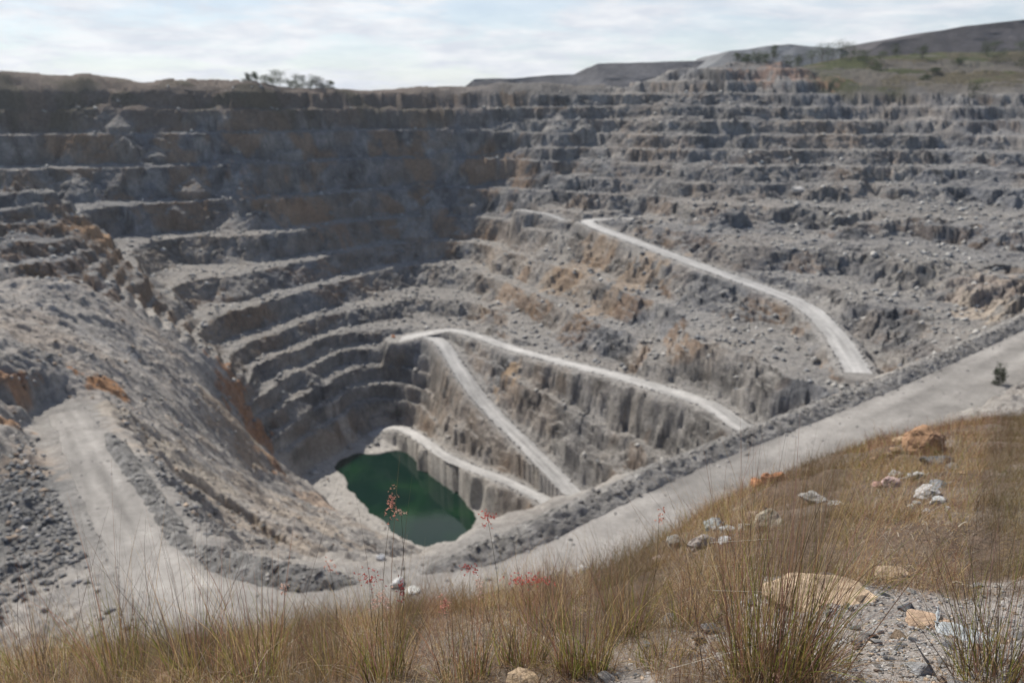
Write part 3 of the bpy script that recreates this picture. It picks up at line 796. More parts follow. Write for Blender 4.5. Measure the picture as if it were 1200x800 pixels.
def pick(names, probs, n, jit=0.25):
    pal = np.array([PAL[k_] for k_ in names])
    i = RNG.choice(len(names), n, p=np.array(probs) / sum(probs))
    return np.clip(pal[i] * (1 + RNG.uniform(-jit, jit, (n, 1))), 0.01, 0.8)
class Strips:
    def __init__(s): s.v, s.f, s.c, s.n = [], [], [], 0
    def add(s, vfc):
        v, f, c = vfc; s.v.append(v); s.f.append(f + s.n); s.c.append(c); s.n += len(v)
    def build(s, name, mat, parent=None):
        return mesh_np(name, np.concatenate(s.v), np.concatenate(s.f), mat, parent, col=np.concatenate(s.c))

# the general cover of dry grass
cover = Strips()
def scatter(n, tmin, tmax, dmin, dmax):
    tt = RNG.uniform(tmin, tmax, n); dd = np.sqrt(RNG.uniform(dmin ** 2, dmax ** 2, n))
    return tt * dd, dd
def keep_cover(x, y, margin=0.6):
    tt = x / y
    Dl = np.interp(tt, E_T, E_D)
    k_ = y < Dl + margin
    k_ &= RNG.uniform(0, 1, len(x)) > gravel_amount(x, y) * 0.96
    return k_
def cover_layer(n, tmin, tmax, dmin, dmax, hmean, wmean, names, probs, lean=0.2, curl=0.6, clump=0.6, cs=0.35, nseg=4):
    x, y = scatter(n, tmin, tmax, dmin, dmax)
    kp = keep_cover(x, y)
    dens = 0.5 + 0.9 * fbm(x / cs, y / cs, 621, 3) + 0.5 * fbm(x / (cs * 5), y / (cs * 5), 623, 2)
    kp &= RNG.uniform(0, 1, n) < np.clip(dens * clump * 0.85 + (1 - clump), 0.03, 1)
    x, y = x[kp], y[kp]; m = len(x)
    z = zhill(x, y) - 0.01
    h = hmean * np.clip(RNG.lognormal(0, 0.38, m), 0.3, 2.4) * (1 + 0.35 * fbm(x / (cs * 3), y / (cs * 3), 625, 2))
    w = wmean * RNG.uniform(0.6, 1.4, m)
    kc = pick(names, probs, m)
    far_ = np.clip(y / 8, 0.5, 3)
    f1 = sstep(-0.1, 0.5, fbm(x / (0.9 * far_), y / (0.9 * far_), 631, 3))[:, None]; f2 = sstep(0.0, 0.6, fbm(x / (0.7 * far_) + 9, y / (0.7 * far_), 633, 3))[:, None]; f3 = sstep(0.1, 0.5, fbm(x / (1.1 * far_) + 3, y / (1.1 * far_) + 5, 635, 3))[:, None]
    kc = kc * (1 - 0.45 * f1) + np.array((0.24, 0.115, 0.088)) * 0.4 * f1
    kc = kc * (1 - 0.4 * f2) + np.array((0.20, 0.18, 0.055)) * 0.38 * f2
    kc = kc * (1 - 0.5 * f3) + np.array((0.13, 0.085, 0.072)) * 0.4 * f3
    cover.add(blades(np.stack([x, y, z], 1), h, w, RNG.uniform(0, 2 * np.pi, m), np.abs(RNG.normal(0, lean, m)), np.abs(RNG.normal(0, curl, m)), kc, nseg))
MIX = (['straw', 'tan', 'rust', 'brown', 'olive', 'green', 'purple', 'pale', 'dark'], [.30, .20, .15, .08, .10, .10, .05, .09, .05])
# low matted thatch, then standing blades, near to far
cover_layer(110000, -0.95, 0.95, 2.2, 6.5, 0.09, 0.0034, ['pale', 'straw', 'tan', 'brown', 'purple', 'dark'], [.18, .24, .2, .18, .12, .08], lean=1.0, curl=1.5, clump=0.2)
cover_layer(56000, -0.95, 0.95, 2.2, 6.2, 0.21, 0.0026, *MIX, clump=0.9)
cover_layer(62000, -0.9, 0.95, 5.0, 10.0, 0.26, 0.0040, *MIX, lean=0.4, clump=0.85)
MIX2 = (['straw', 'tan', 'rust', 'brown', 'olive', 'green', 'purple', 'dark'], [.10, .18, .27, .15, .10, .06, .14, .03])
cover_layer(70000, 0.02, 0.98, 9.0, 19.0, 0.23, 0.0075, *MIX2, lean=0.5, clump=0.85, cs=0.8, nseg=3)
cover_layer(70000, 0.15, 0.98, 18.0, 38.5, 0.25, 0.014, *MIX2, lean=0.6, clump=0.8, cs=1.5, nseg=3)
cover_layer(9000, -0.95, 0.95, 2.2, 5.5, 0.10, 0.0065, ['pale', 'straw', 'tan'], [.45, .35, .2], lean=1.1, curl=2.4, clump=0.3, nseg=6)
tag(cover.build('grass', M_GRASS), 'dry brown grass covering the foreground hillside', 'grass', kind='stuff')

# tussocks one can tell apart
def tussock(u, v, hpx, wpx, nd, ng, label, tall=(), dark=0.3, straws=(), lean=0.22, seed=0):
    p = hit_hill(u, v)
    dist = float(np.linalg.norm(p)); pxm = F / dist
    h = hpx / pxm; w = wpx / pxm
    t_ = empty('grass_tussock', p)
    tag(t_, label, 'grass tussock', 'grass tussocks on the hillside')
    def ring(n, rad):
        a = RNG.uniform(0, 2 * np.pi, n); rr = rad * np.sqrt(RNG.uniform(0, 1, n))
        bx, by = rr * np.cos(a), rr * np.sin(a)
        zz = zhill(p[0] + bx, p[1] + by) - p[2] - 0.012
        out = np.arctan2(by, bx) + RNG.normal(0, 0.7, n)
        return np.stack([bx, by, zz], 1), out, rr / rad
    s = Strips()
    hpx *= 1.2; h = hpx / pxm
    b_, o_, q_ = ring(nd, w * 0.30)
    s.add(blades(b_, h * RNG.uniform(0.25, 1.0, nd) ** 0.8, 0.0036 * RNG.uniform(0.5, 1.3, nd), o_, lean * (0.3 + q_) * RNG.uniform(0.2, 1.5, nd), RNG.normal(0.08, 0.22, nd),
                 pick(['tan', 'rust', 'brown', 'purple', 'dark', 'straw'], [.2, .24, .24, .14, dark * 0.6 + .1, .08], nd), 6))
    m = int(nd * 0.9)
    b_, o_, q_ = ring(m, w * 0.42)
    s.add(blades(b_, h * RNG.uniform(0.12, 0.45, m), 0.0032 * RNG.uniform(0.6, 1.3, m), o_, RNG.uniform(0.2, 1.0, m), RNG.uniform(0.2, 1.4, m),
                 pick(['straw', 'tan', 'brown', 'pale', 'dark'], [.2, .3, .3, .06, .14], m), 5))
    s.build('dry_blades', M_GRASS, t_)
    if ng:
        s = Strips(); b_, o_, q_ = ring(ng, w * 0.3)
        s.add(blades(b_, h * RNG.uniform(0.25, 0.72, ng), 0.0046 * RNG.uniform(0.6, 1.3, ng), o_, lean * RNG.uniform(0.3, 1.6, ng), RNG.normal(0.1, 0.25, ng),
                     pick(['green', 'olive'], [.6, .4], ng), 6))
        s.build('green_blades', M_GRASS, t_)
    if tall or straws:
        s = Strips()
        for du, hh, ln in tall:
            s.add(blades(np.array([[du / pxm, 0.02, 0]]), np.array([hh / pxm]), np.array([0.0046]), np.array([0.0 if ln > 0 else np.pi]), np.array([abs(ln)]), np.array([0.05]), pick(['brown', 'dark', 'rust'], [.4, .4, .2], 1), 8))
        for du, dz, ln, ll in straws:
            s.add(blades(np.array([[du / pxm, -0.03, dz / pxm]]), np.array([ll / pxm]), np.array([0.003]), np.array([0.0]), np.array([ln]), np.array([0.0]), np.array([[0.62, 0.58, 0.5]]), 6))
        s.build('stalks', M_GRASS, t_)
    return t_
tussock(905, 797, 240, 150, 420, 170, 'large upright tussock of brown and green blades in front of the sandstone slab', tall=((-70, 190, -.15), (-35, 215, -.12), (20, 205, .1), (60, 225, .35), (75, 235, .42), (90, 190, .5)), straws=((-78, 165, 1.5, 75), (-86, 140, 1.62, 90), (-72, 112, 1.6, 80), (-110, 20, 1.25, 150)), lean=0.25)
tussock(1172, 798, 170, 130, 210, 80, 'dark sparse tussock with a long leaning stalk at the right edge', tall=((-25, 205, -.12), (0, 215, .03), (20, 225, .06), (-40, 170, -.62), (-10, 180, -.3), (35, 190, .15), (8, 165, -.08)), dark=1.6, lean=0.4)
tussock(682, 788, 135, 90, 150, 110, 'fresh green-based tussock in the middle of the front grass', tall=((-20, 150, -.1), (10, 160, .08), (-40, 140, -.3)))
tussock(612, 778, 105, 80, 120, 60, 'brown tussock below the widest red seed head', tall=((-10, 120, -.2), (14, 125, .12)))
tussock(735, 745, 120, 80, 120, 50, 'pale tan tussock on the crest beside the haul road edge', tall=((10, 150, .2), (20, 160, .3)))
tussock(545, 795, 110, 90, 120, 50, 'short tan tussock under the two stacked pink seed heads', tall=((0, 130, .1),))
tussock(450, 796, 130, 80, 110, 70, 'thin tussock with tall stalks standing before the green lake', tall=((-4, 220, -.02), (6, 260, .03), (12, 240, .06), (-18, 150, -.5)))
tussock(395, 792, 95, 90, 110, 50, 'short tussock left of the stalks that cross the lake')
tussock(300, 798, 150, 90, 120, 70, 'red-brown tussock left of the berm bend with many thin stems', tall=((-10, 175, -.05), (22, 190, .12), (30, 230, .25), (-28, 160, -.15)))
tussock(232, 800, 165, 80, 120, 60, 'reedy tussock of dark upright stems in front of the pale road bend', tall=((-20, 205, -.1), (-8, 190, 0), (4, 170, .05), (14, 180, .1), (22, 215, .08)), dark=1.0)
tussock(140, 800, 160, 80, 110, 70, 'green-footed tussock with dark stems before the dead-end road', tall=((-6, 205, -.02), (6, 240, .03), (-30, 160, -.3), (20, 150, .15)), dark=0.9)
tussock(45, 804, 140, 90, 90, 40, 'sparse dark-stemmed tussock at the left edge of the frame', tall=((-30, 175, -.2), (-8, 190, -.1), (24, 200, .3), (48, 180, .45)), dark=1.3)
tussock(815, 730, 85, 90, 110, 40, 'low rusty tussock between the big tussock and the road', lean=0.35)
tussock(970, 775, 60, 70, 60, 30, 'small grey-green tuft at the edge of the gravel patch', lean=0.5)
tussock(640, 730, 95, 90, 110, 40, 'golden tussock on the crest under the widest red seed head', lean=0.3)
tussock(775, 775, 60, 90, 70, 60, 'short bright green and straw tuft left of the big tussock', lean=0.5)

# single flowering stems with red seed heads
def flower_stem(ub, vb, uh, vh, wpx, hpx, colr, label, n=60, D=None):
    p = hit_hill(ub, vb)
    head = at_depth(uh, vh, p[1] * 0.99)
    t_ = empty('flowering_grass', p)
    tag(t_, label, 'flowering grass', 'red-headed grass stems')
    pxm = F / float(np.linalg.norm(p))
    d = head - p; L = np.linalg.norm(d)
    # stem: a thin tapering tube, bowed a little
    k_ = 10; ts = np.linspace(0, 1.0, k_); V = []; f = []
    for i, tt in enumerate(ts):
        c = d * tt + np.array((math.sin(tt * math.pi) * 0.03 * L * (1 if ub % 2 else -1), 0, 0))
        rad = 0.0017 * (1 - 0.55 * tt)
        for j in range(5):
            a = j * 2 * math.pi / 5
            V.append(c + rad * np.array((math.cos(a), math.sin(a), 0)))
    for i in range(k_ - 1):
        for j in range(5):
            f.append((i * 5 + j, i * 5 + (j + 1) % 5, i * 5 + 5 + (j + 1) % 5, i * 5 + 5 + j))
    mesh_np('stem', V, f, M_GRASS, t_, col=np.ones((len(V), 3)) * np.array((0.13, 0.11, 0.05)))
    # panicle: small fluffy spikelets on hair-thin branches
    s = Strips(); W, Hh = wpx / pxm, hpx / pxm
    cen = d[None] + np.stack([RNG.normal(0, 0.30, n) * W, RNG.normal(0, 0.25, n) * min(W, Hh), RNG.normal(0, 0.30, n) * Hh], 1)
    for rep in range(5):
        s.add(blades(cen + RNG.normal(0, 0.002, (n, 3)), RNG.uniform(0.006, 0.012, n), RNG.uniform(0.004, 0.0075, n), RNG.uniform(0, 6.28, n), RNG.uniform(0, 2.4, n), RNG.uniform(-.5, .5, n),
                     np.clip(np.array(colr)[None] * RNG.uniform(0.6, 1.5, (n, 1)), 0, 0.8), 2))
    s.build('seed_head', M_GRASS, t_)
    return t_
RED = (0.42, 0.10, 0.085); PINK = (0.55, 0.26, 0.20); PALEP = (0.62, 0.40, 0.32)
flower_stem(452, 790, 459, 592, 9, 30, PINK, 'tall stem whose pink seed head stands against the green lake', 46)
flower_stem(463, 792, 470, 600, 12, 8, PALEP, 'slim stem with a small pale seed head drooping before the lake', 14)
flower_stem(448, 786, 433, 677, 22, 15, RED, 'stem with a ragged red seed head beside the white rocks', 44)
flower_stem(442, 795, 446, 703, 20, 18, PALEP, 'short stem with a fluffy pale pink seed head below the white rocks', 50)
flower_stem(476, 790, 470, 689, 6, 18, (0.30, 0.06, 0.06), 'stem with a slender dark red seed head by the berm end', 26)
flower_stem(525, 792, 521, 708, 10, 18, PINK, 'stem with a pinkish seed head low in the front grass', 30)
flower_stem(560, 770, 551, 666, 16, 12, RED, 'stem with a red seed head over the pit edge berm', 30)
flower_stem(585, 772, 571, 606, 14, 14, (0.5, 0.12, 0.10), 'stem with a bright red seed head near the right lake shore', 34)
flower_stem(630, 760, 620, 679, 40, 11, (0.55, 0.13, 0.11), 'stem with the widest bright red seed head on the grass crest', 90)
flower_stem(755, 735, 772, 603, 11, 20, PINK, 'stem with a pink seed head over the haul road', 26)
flower_stem(395, 780, 386, 663, 10, 15, PINK, 'stem with a faint pink seed head over the curved berm', 22)
flower_stem(325, 792, 333, 690, 9, 14, PALEP, 'short stem with a pale seed head over the pale road bend', 18)
flower_stem(590, 775, 563, 688, 9, 22, PALEP, 'leaning stem with a washed-out pink seed head on the crest', 20)

# ------------------------------------------------------------------ stones
def rock_mesh(name, size, seed, npts=18, sub=2, disp=0.07, base=(0.3, 0.28, 0.26), flat=1.0, var=0.15, mat=None, soft=0.0):
    rs = random.Random(seed); bm = bmesh.new()
    for _ in range(npts):
        v = Vector((rs.gauss(0, 1), rs.gauss(0, 1), rs.gauss(0, 1))); v.normalize(); v *= rs.uniform(0.8, 1.0)
        bm.verts.new(v)
    res = bmesh.ops.convex_hull(bm, input=bm.verts)
    bmesh.ops.delete(bm, geom=[e for e in res['geom_interior'] if isinstance(e, bmesh.types.BMVert)], context='VERTS')
    loose = [v for v in bm.verts if not v.link_faces]
    if loose: bmesh.ops.delete(bm, geom=loose, context='VERTS')
    bmesh.ops.bevel(bm, geom=list(bm.edges), offset=0.07, segments=1, affect='EDGES', profile=0.6)
    bmesh.ops.triangulate(bm, faces=bm.faces)
    for _ in range(sub):
        bmesh.ops.subdivide_edges(bm, edges=bm.edges, cuts=1, use_grid_fill=True)
    if soft: bmesh.ops.smooth_vert(bm, verts=bm.verts, factor=soft, use_axis_x=True, use_axis_y=True, use_axis_z=True)
    bm.normal_update()
    off = Vector((seed * 3.1, seed * 1.7, 0))
    for v in bm.verts:
        d_ = mnoise.fractal(v.co * 2.2 + off, 1.0, 2.0, 4) * disp + mnoise.noise(v.co * 7 + off) * disp * 0.35
        v.co += v.normal * d_
    for v in bm.verts:
        v.co = Vector((v.co.x * size[0], v.co.y * size[1], v.co.z * size[2] * flat))
    me = bpy.data.meshes.new(name); bm.to_mesh(me); bm.free()
    a = me.color_attributes.new('Col', 'FLOAT_COLOR', 'POINT')
    cc = np.ones((len(me.vertices), 4), np.float32)
    f_ = np.array([mnoise.fractal(v.co * (2.0 / max(size)) + off * 2, 1.0, 2.0, 3) for v in me.vertices])
    cc[:, :3] = np.clip(np.array(base)[None] * (1 + var * f_[:, None] * np.array((1, 1, 1.1))), 0.02, 0.7)
    a.data.foreach_set('color', cc.ravel())
    me.materials.append(mat or M_STONE)
    return me

def put(name, me, loc, rot, label, cat, group=None, scale=1):
    o = bpy.data.objects.new(name, me); C.objects.link(o)
    o.location = loc; o.rotation_euler = rot; o.scale = (scale,) * 3
    return tag(o, label, cat, group)
def boulder(u, v, wpx, hpx, base, label, seed, depth=0.8, rot=0.0, tilt=0.0, npts=16, soft=0.0, cat='boulder', name='boulder', var=0.35, disp=0.1, sink=0.38):
    p = hit_hill(u, v + hpx * 0.35)
    pxm = F / float(np.linalg.norm(p))
    sx, sz = wpx / pxm * 0.5, hpx / pxm * 0.5
    me = rock_mesh(name, (sx, sx * depth, sz), seed, npts, 2, disp, base, var=var, soft=soft)
    return put(name, me, (p[0], p[1], p[2] + sz * (1 - 2 * sink) * 0.8), (R(tilt), R(tilt * 0.6), R(rot)), label, cat)
GREY = (0.30, 0.305, 0.31); LG = (0.42, 0.41, 0.39); TAN = (0.38, 0.28, 0.18); RUST = (0.36, 0.19, 0.10)
boulder(1083, 507, 52, 46, (0.33, 0.20, 0.12), 'orange-brown boulder on the skyline of the grass, beside the haul road', 11, 0.9, 20, 8, var=0.5)
boulder(1060, 512, 30, 18, (0.40, 0.29, 0.19), 'tan wedge of rock leaning on the orange-brown boulder', 12, 0.9, 10, -12)
boulder(1095, 540, 44, 32, (0.17, 0.175, 0.18), 'dark slate boulder with a flat pale top below the orange-brown boulder', 13, 0.8, -15, 4, npts=12, sink=0.22)
boulder(1116, 546, 22, 16, (0.25, 0.25, 0.25), 'small grey rock just right of the dark slate boulder', 14, 0.9, 30)
boulder(1086, 573, 34, 20, (0.44, 0.42, 0.40), 'smooth rounded pale stone in the middle of the stone group', 15, 0.8, 0, 0, soft=0.6, npts=26)
boulder(1098, 565, 22, 14, (0.36, 0.37, 0.38), 'grey stone tucked behind the rounded pale stone', 16, 0.9, 40)
boulder(1074, 556, 22, 14, (0.44, 0.43, 0.42), 'pale angular rock behind the group of stones', 17, 0.9, 10)
boulder(1050, 553, 20, 12, (0.44, 0.43, 0.42), 'pale blocky rock beside the pinkish rock', 18, 0.9, 60)
boulder(1043, 562, 30, 18, (0.40, 0.29, 0.26), 'speckled pinkish rock at the left of the stone group', 19, 0.8, 15, var=0.6)
boulder(1028, 567, 18, 10, (0.33, 0.20, 0.17), 'low reddish rock left of the pinkish rock', 20, 0.9, 35)
boulder(1103, 586, 34, 10, (0.44, 0.45, 0.45), 'flat light grey slab lying below the rounded pale stone', 21, 0.7, 10)
for i, (u, v) in enumerate(((1075, 588), (1085, 597), (1068, 592), (1112, 595), (1078, 581))):
    boulder(u, v, 11, 7, (0.40, 0.39, 0.37), ['small pale stone left of the flat light grey slab', 'lowest small stone of the stone group', 'leftmost little stone under the stone group', 'small stone at the right end of the flat slab', 'small stone between slab and rounded pale stone'][i], 30 + i, 0.9, 37 * i, name='stone', cat='stone')
boulder(960, 580, 48, 20, (0.46, 0.44, 0.41), 'long pale rock lying aslant in the grass', 41, 0.5, -20, 14)
boulder(978, 588, 22, 9, (0.46, 0.44, 0.41), 'pale tail end of the long aslant rock', 42, 0.6, -10)
boulder(865, 590, 20, 24, (0.42, 0.37, 0.31), 'pale upright rock with a dark hollow beside the orange rubble', 43, 0.9, 10, 10, npts=10)
boulder(838, 611, 38, 24, (0.42, 0.45, 0.45), 'blue-white slab at the left end of the stone row', 44, 0.7, 25, 14)
boulder(855, 618, 32, 19, (0.42, 0.45, 0.45), 'blue-white slab lying against its twin in the stone row', 45, 0.7, -15, -8)
boulder(849, 630, 20, 14, (0.46, 0.46, 0.45), 'white stone at the foot of the two blue-white slabs', 46, 0.9, 0)
boulder(873, 613, 20, 20, (0.44, 0.40, 0.35), 'whitish rock between the blue-white slabs and the tan boulder', 47, 0.9, 50)
boulder(901, 605, 40, 32, (0.40, 0.35, 0.27), 'rounded tan boulder at the right end of the stone row', 48, 0.9, 5, soft=0.3)
boulder(882, 602, 18, 14, (0.38, 0.29, 0.23), 'brownish rock behind the tan boulder', 49, 0.9, 12)
boulder(823, 630, 36, 30, (0.34, 0.30, 0.27), 'mottled grey-brown boulder at the crest above the road', 50, 0.9, 22, var=0.4)
boulder(790, 632, 32, 28, (0.24, 0.225, 0.20), 'dark weathered boulder at the crest above the road', 51, 0.9, 70)
boulder(774, 652, 30, 20, (0.36, 0.28, 0.24), 'pinkish weathered boulder sunk in the crest grass', 52, 0.9, 12, var=0.4)
for i, (u, v, w) in enumerate(((842, 580, 16), (851, 576, 18), (860, 575, 14), (835, 588, 14), (869, 571, 15), (878, 569, 12), (888, 566, 14), (899, 563, 13), (912, 559, 12))):
    boulder(u, v - 3, w * 1.5, w * 1.25, (0.40 + 0.01 * (i % 3), 0.20, 0.105 + 0.012 * (i % 2)), 'orange rubble stone in the line along the grass crest', 60 + i, 0.9, 41 * i, name='stone', cat='stone', sink=0.2)['group'] = 'orange rubble stones along the crest'
for i, (u, v, w) in enumerate(((1040, 532, 14), (1025, 537, 13), (1010, 542, 10), (1050, 526, 16), (1128, 553, 10))):
    boulder(u, v, w, w * 0.7, (0.40, 0.28, 0.18), ['tan stone in the middle of the crest below the tan wedge', 'tan stone on the crest left of the middle one', 'leftmost little tan stone on the upper crest', 'tan stone next to the tan wedge of rock', 'lone tan stone in the grass right of the slate boulder'][i], 75 + i, 0.9, 33 * i, name='stone', cat='stone')
sl = boulder(952, 688, 190, 30, (0.46, 0.345, 0.235), 'broad flat sandstone slab behind the large tussock', 85, 0.46, 8, 4, npts=14, sink=0.46, cat='slab', name='sandstone_slab', disp=0.09)
boulder(1128, 741, 60, 16, (0.40, 0.42, 0.42), 'flat blue-grey flagstone in the gravel patch', 86, 0.9, 10, 4, npts=22, cat='stone', name='stone')
boulder(1088, 727, 60, 18, (0.42, 0.30, 0.21), 'flat orange-tan stone behind the blue-grey flagstone', 87, 0.8, -12, 4, npts=22, cat='stone', name='stone')
boulder(905, 797, 30, 16, (0.44, 0.31, 0.23), 'peach-coloured stone at the foot of the large tussock', 88, 0.9, 10, cat='stone', name='stone', sink=0.1)
boulder(205, 792, 40, 20, (0.40, 0.28, 0.18), 'sandstone lump half buried at the bottom of the left grass', 89, 0.9, 0, cat='stone', name='stone')
boulder(610, 792, 46, 22, (0.36, 0.27, 0.18), 'brown stone under the grass at the bottom middle', 90, 0.9, 30, cat='stone', name='stone')
boulder(1080, 778, 34, 24, (0.33, 0.33, 0.33), 'round grey stone at the front of the gravel patch', 91, 0.9, 30, cat='stone', name='stone')
boulder(1045, 668, 40, 14, (0.36, 0.27, 0.19), 'tan stone in the grass right of the sandstone slab', 92, 0.9, 10, cat='stone', name='stone')
# small stones of the gravel patch
kinds = [rock_mesh('stone', (1, 0.85, 0.55), 120 + i, 12, 1, 0.08, b) for i, b in enumerate(((0.30, 0.30, 0.30), (0.40, 0.38, 0.36), (0.40, 0.30, 0.21), (0.24, 0.24, 0.25), (0.44, 0.42, 0.40), (0.34, 0.27, 0.22)))]
cnt = 0
while cnt < 280:
    x = GRAV[0] + RNG.normal(0, 0.8); y = GRAV[1] + RNG.normal(0, 0.62)
    if RNG.uniform() > float(gravel_amount(np.array([x]), np.array([y]))[0]) + 0.12: continue
    sc = 0.012 + 0.055 * RNG.uniform() ** 3.2
    put('stone', kinds[cnt % 6], (x, y, float(zhill(x, y)) + sc * 0.2), (RNG.uniform(-.4, .4), RNG.uniform(-.4, .4), RNG.uniform(0, 6.28)),
        'small loose stone of the gravel patch in the right foreground', 'stone', 'loose stones of the gravel patch', sc)
    cnt += 1
# fine gravel between them
def chips(name, xs, ys, zs, sizes, cols, mat, squash=0.6):
    n = len(xs)
    base = np.array([(1, 0, 0), (-1, 0, 0), (0, 1, 0), (0, -1, 0), (0, 0, 1), (0, 0, -1)], float)
    fc = np.array([(0, 2, 4), (2, 1, 4), (1, 3, 4), (3, 0, 4), (2, 0, 5), (1, 2, 5), (3, 1, 5), (0, 3, 5)])
    V = base[None] * RNG.uniform(0.55, 1.2, (n, 6, 1)) + RNG.normal(0, 0.22, (n, 6, 3))
    a = RNG.uniform(0, 6.28, n); ca, sa = np.cos(a)[:, None], np.sin(a)[:, None]
    x_ = V[..., 0] * ca - V[..., 1] * sa; y_ = V[..., 0] * sa + V[..., 1] * ca
    V = np.stack([x_, y_, V[..., 2] * squash], -1) * sizes[:, None, None] + np.stack([xs, ys, zs], 1)[:, None]
    f = (fc[None] + (np.arange(n) * 6)[:, None, None]).reshape(-1, 3)
    return mesh_np(name, V.reshape(-1, 3), f, mat, col=np.repeat(cols, 6, 0))
n = 16000
gx_ = GRAV[0] + RNG.normal(0, 0.8, n); gy_ = GRAV[1] + RNG.normal(0, 0.65, n)
kp = RNG.uniform(0, 1, n) < gravel_amount(gx_, gy_) + 0.06
gx_, gy_ = gx_[kp], gy_[kp]; n = len(gx_)
gc = np.array(((0.30, 0.30, 0.30), (0.40, 0.38, 0.35), (0.40, 0.31, 0.23), (0.22, 0.21, 0.2), (0.46, 0.44, 0.42)))[RNG.integers(0, 5, n)] * RNG.uniform(0.75, 1.2, (n, 1))
tag(chips('gravel', gx_, gy_, zhill(gx_, gy_), 0.004 + 0.013 * RNG.uniform(0, 1, n) ** 3, gc, M_STONE), 'fine grey gravel of the bare patch in the right foreground', 'gravel', kind='stuff')

# rubble on the berms, the fill bank and the benches
def rubble(name, n, fn, smin, smax, cols, label, power=3.0):
    xs, ys = fn(n)
    zs = np.array([zpit(a, b) for a, b in zip(xs, ys)])
    sz = smin + (smax - smin) * RNG.uniform(0, 1, len(xs)) ** power
    cc = np.array(cols)[RNG.integers(0, len(cols), len(xs))] * RNG.uniform(0.7, 1.25, (len(xs), 1))
    return tag(chips(name, xs, ys, zs + sz * 0.15, sz, cc, M_STONE, 0.75), label, 'rubble', kind='stuff')
def on_left(n):
    p = hit_base(50, 620)
    x = p[0] + RNG.normal(-6, 20, n); y = p[1] + RNG.normal(0, 22, n)
    dh = np.min(np.hypot(x[:, None] - HAUL[None, ::4, 0], y[:, None] - HAUL[None, ::4, 1]), 1)
    o_ = (dh > 9.5) & (fbm(x / 9, y / 9, 901, 3) > RNG.uniform(-0.9, 0.6, len(x)))
    return x[o_], y[o_]
rubble('rubble', 30000, on_left, 0.05, 0.95, ((0.19, 0.186, 0.18), (0.22, 0.215, 0.208), (0.27, 0.26, 0.25), (0.16, 0.158, 0.155)), 'dark blocky rubble spread over the fill at the left of the pit', 7.0)
def on_bank(n):
    us = RNG.uniform(10, 480, n * 2); vs = RNG.uniform(340, 650, n * 2)
    a = (us - 600) / F; dv = (vs - 400) / F; dy = CP - dv * SP
    out = [(q_[0], q_[1]) for q_ in (hit_base(u, v) for u, v in zip(us[:n], vs[:n]))]
    o = np.array(out)
    dh = np.min(np.hypot(o[:, 0][:, None] - HAUL[None, ::4, 0], o[:, 1][:, None] - HAUL[None, ::4, 1]), 1)
    f = (bil(G_FILL, o[:, 0], o[:, 1]) < 4) & (dh > 11)
    return o[f, 0], o[f, 1]
rubble('rubble', 9000, on_bank, 0.1, 1.0, ((0.18, 0.18, 0.175), (0.26, 0.255, 0.25), (0.36, 0.34, 0.32), (0.32, 0.25, 0.19)), 'grey and tan rubble strewn over the tipped bank left of the lake')
def on_walls(n):
    k_ = RNG.integers(0, X.size, n * 4)
    sl_ = slope.ravel()[k_]; f_ = fill.ravel()[k_]; rm = ROADMASK.ravel()[k_]; rr_ = RR.ravel()[k_]; zz = Z.ravel()[k_]
    ok = (sl_ < 0.9) & (f_ < 0.5) & (rm < 0.1) & (rr_ < 740) & (rr_ > 200) & (zz < 12) & (zz > -199)
    k_ = k_[ok][:n]
    return X.ravel()[k_], Y.ravel()[k_]
rubble('rubble', 13000, on_walls, 0.3, 2.4, ((0.2, 0.2, 0.2), (0.27, 0.26, 0.245), (0.34, 0.325, 0.30), (0.42, 0.40, 0.37)), 'fallen rock littering the benches of the pit walls', 4.0)
def on_edge(n):
    i = RNG.integers(0, len(b1), n); T = np.gradient(b1[:, :2], axis=0)
    off = RNG.normal(-4.5, 1.6, n)
    Tn = T / np.linalg.norm(T, axis=1)[:, None]; N = np.stack([-Tn[:, 1], Tn[:, 0]], 1)
    sg = np.sign((HAUL[len(HAUL) // 3, :2] - b1[len(b1) // 3, :2]) @ N[len(b1) // 3])
    return b1[i, 0] + N[i, 0] * off * -sg, b1[i, 1] + N[i, 1] * off * -sg
rubble('rubble', 500, on_edge, 0.08, 0.7, ((0.16, 0.155, 0.15), (0.26, 0.25, 0.24), (0.40, 0.38, 0.36)), 'stones rolled from the pit edge berm onto the haul road')
def on_berm(P, hgt, hw, n, label):
    T = np.gradient(P[:, :2], axis=0); T /= np.linalg.norm(T, axis=1)[:, None]; N = np.stack([-T[:, 1], T[:, 0]], 1)
    i = RNG.integers(12, len(P) - 12, n); kk = np.clip(RNG.normal(0, 0.45, n), -1.1, 1.1)
    en = np.clip(np.minimum(i, len(P) - 1 - i) / 30.0, 0, 1)
    w_ = hw * (0.35 + 0.65 * en)
    xs = P[i, 0] + N[i, 0] * kk * w_; ys = P[i, 1] + N[i, 1] * kk * w_
    zs = P[i, 2] + np.clip(1 - np.abs(kk), 0, 1) ** 0.85 * hgt * 0.95 * en
    sz = 0.06 + 0.62 * RNG.uniform(0, 1, n) ** 6
    cc = np.array(((0.19, 0.18, 0.17), (0.24, 0.225, 0.21), (0.29, 0.275, 0.255), (0.36, 0.34, 0.315)))[RNG.choice(4, n, p=(.35, .35, .2, .1))] * RNG.uniform(0.8, 1.2, (n, 1))
    tag(chips('rubble', xs, ys, zs, sz, cc, M_STONE, 0.8), label, 'rubble', kind='stuff')
on_berm(b1, 2.0, 4.2, 3200, 'broken stones covering the long pit edge berm')
on_berm(b2, 2.6, 4.2, 1200, 'broken stones covering the berm at the road bend')
on_berm(b3, 1.0, 2.6, 700, 'broken stones covering the low windrow')
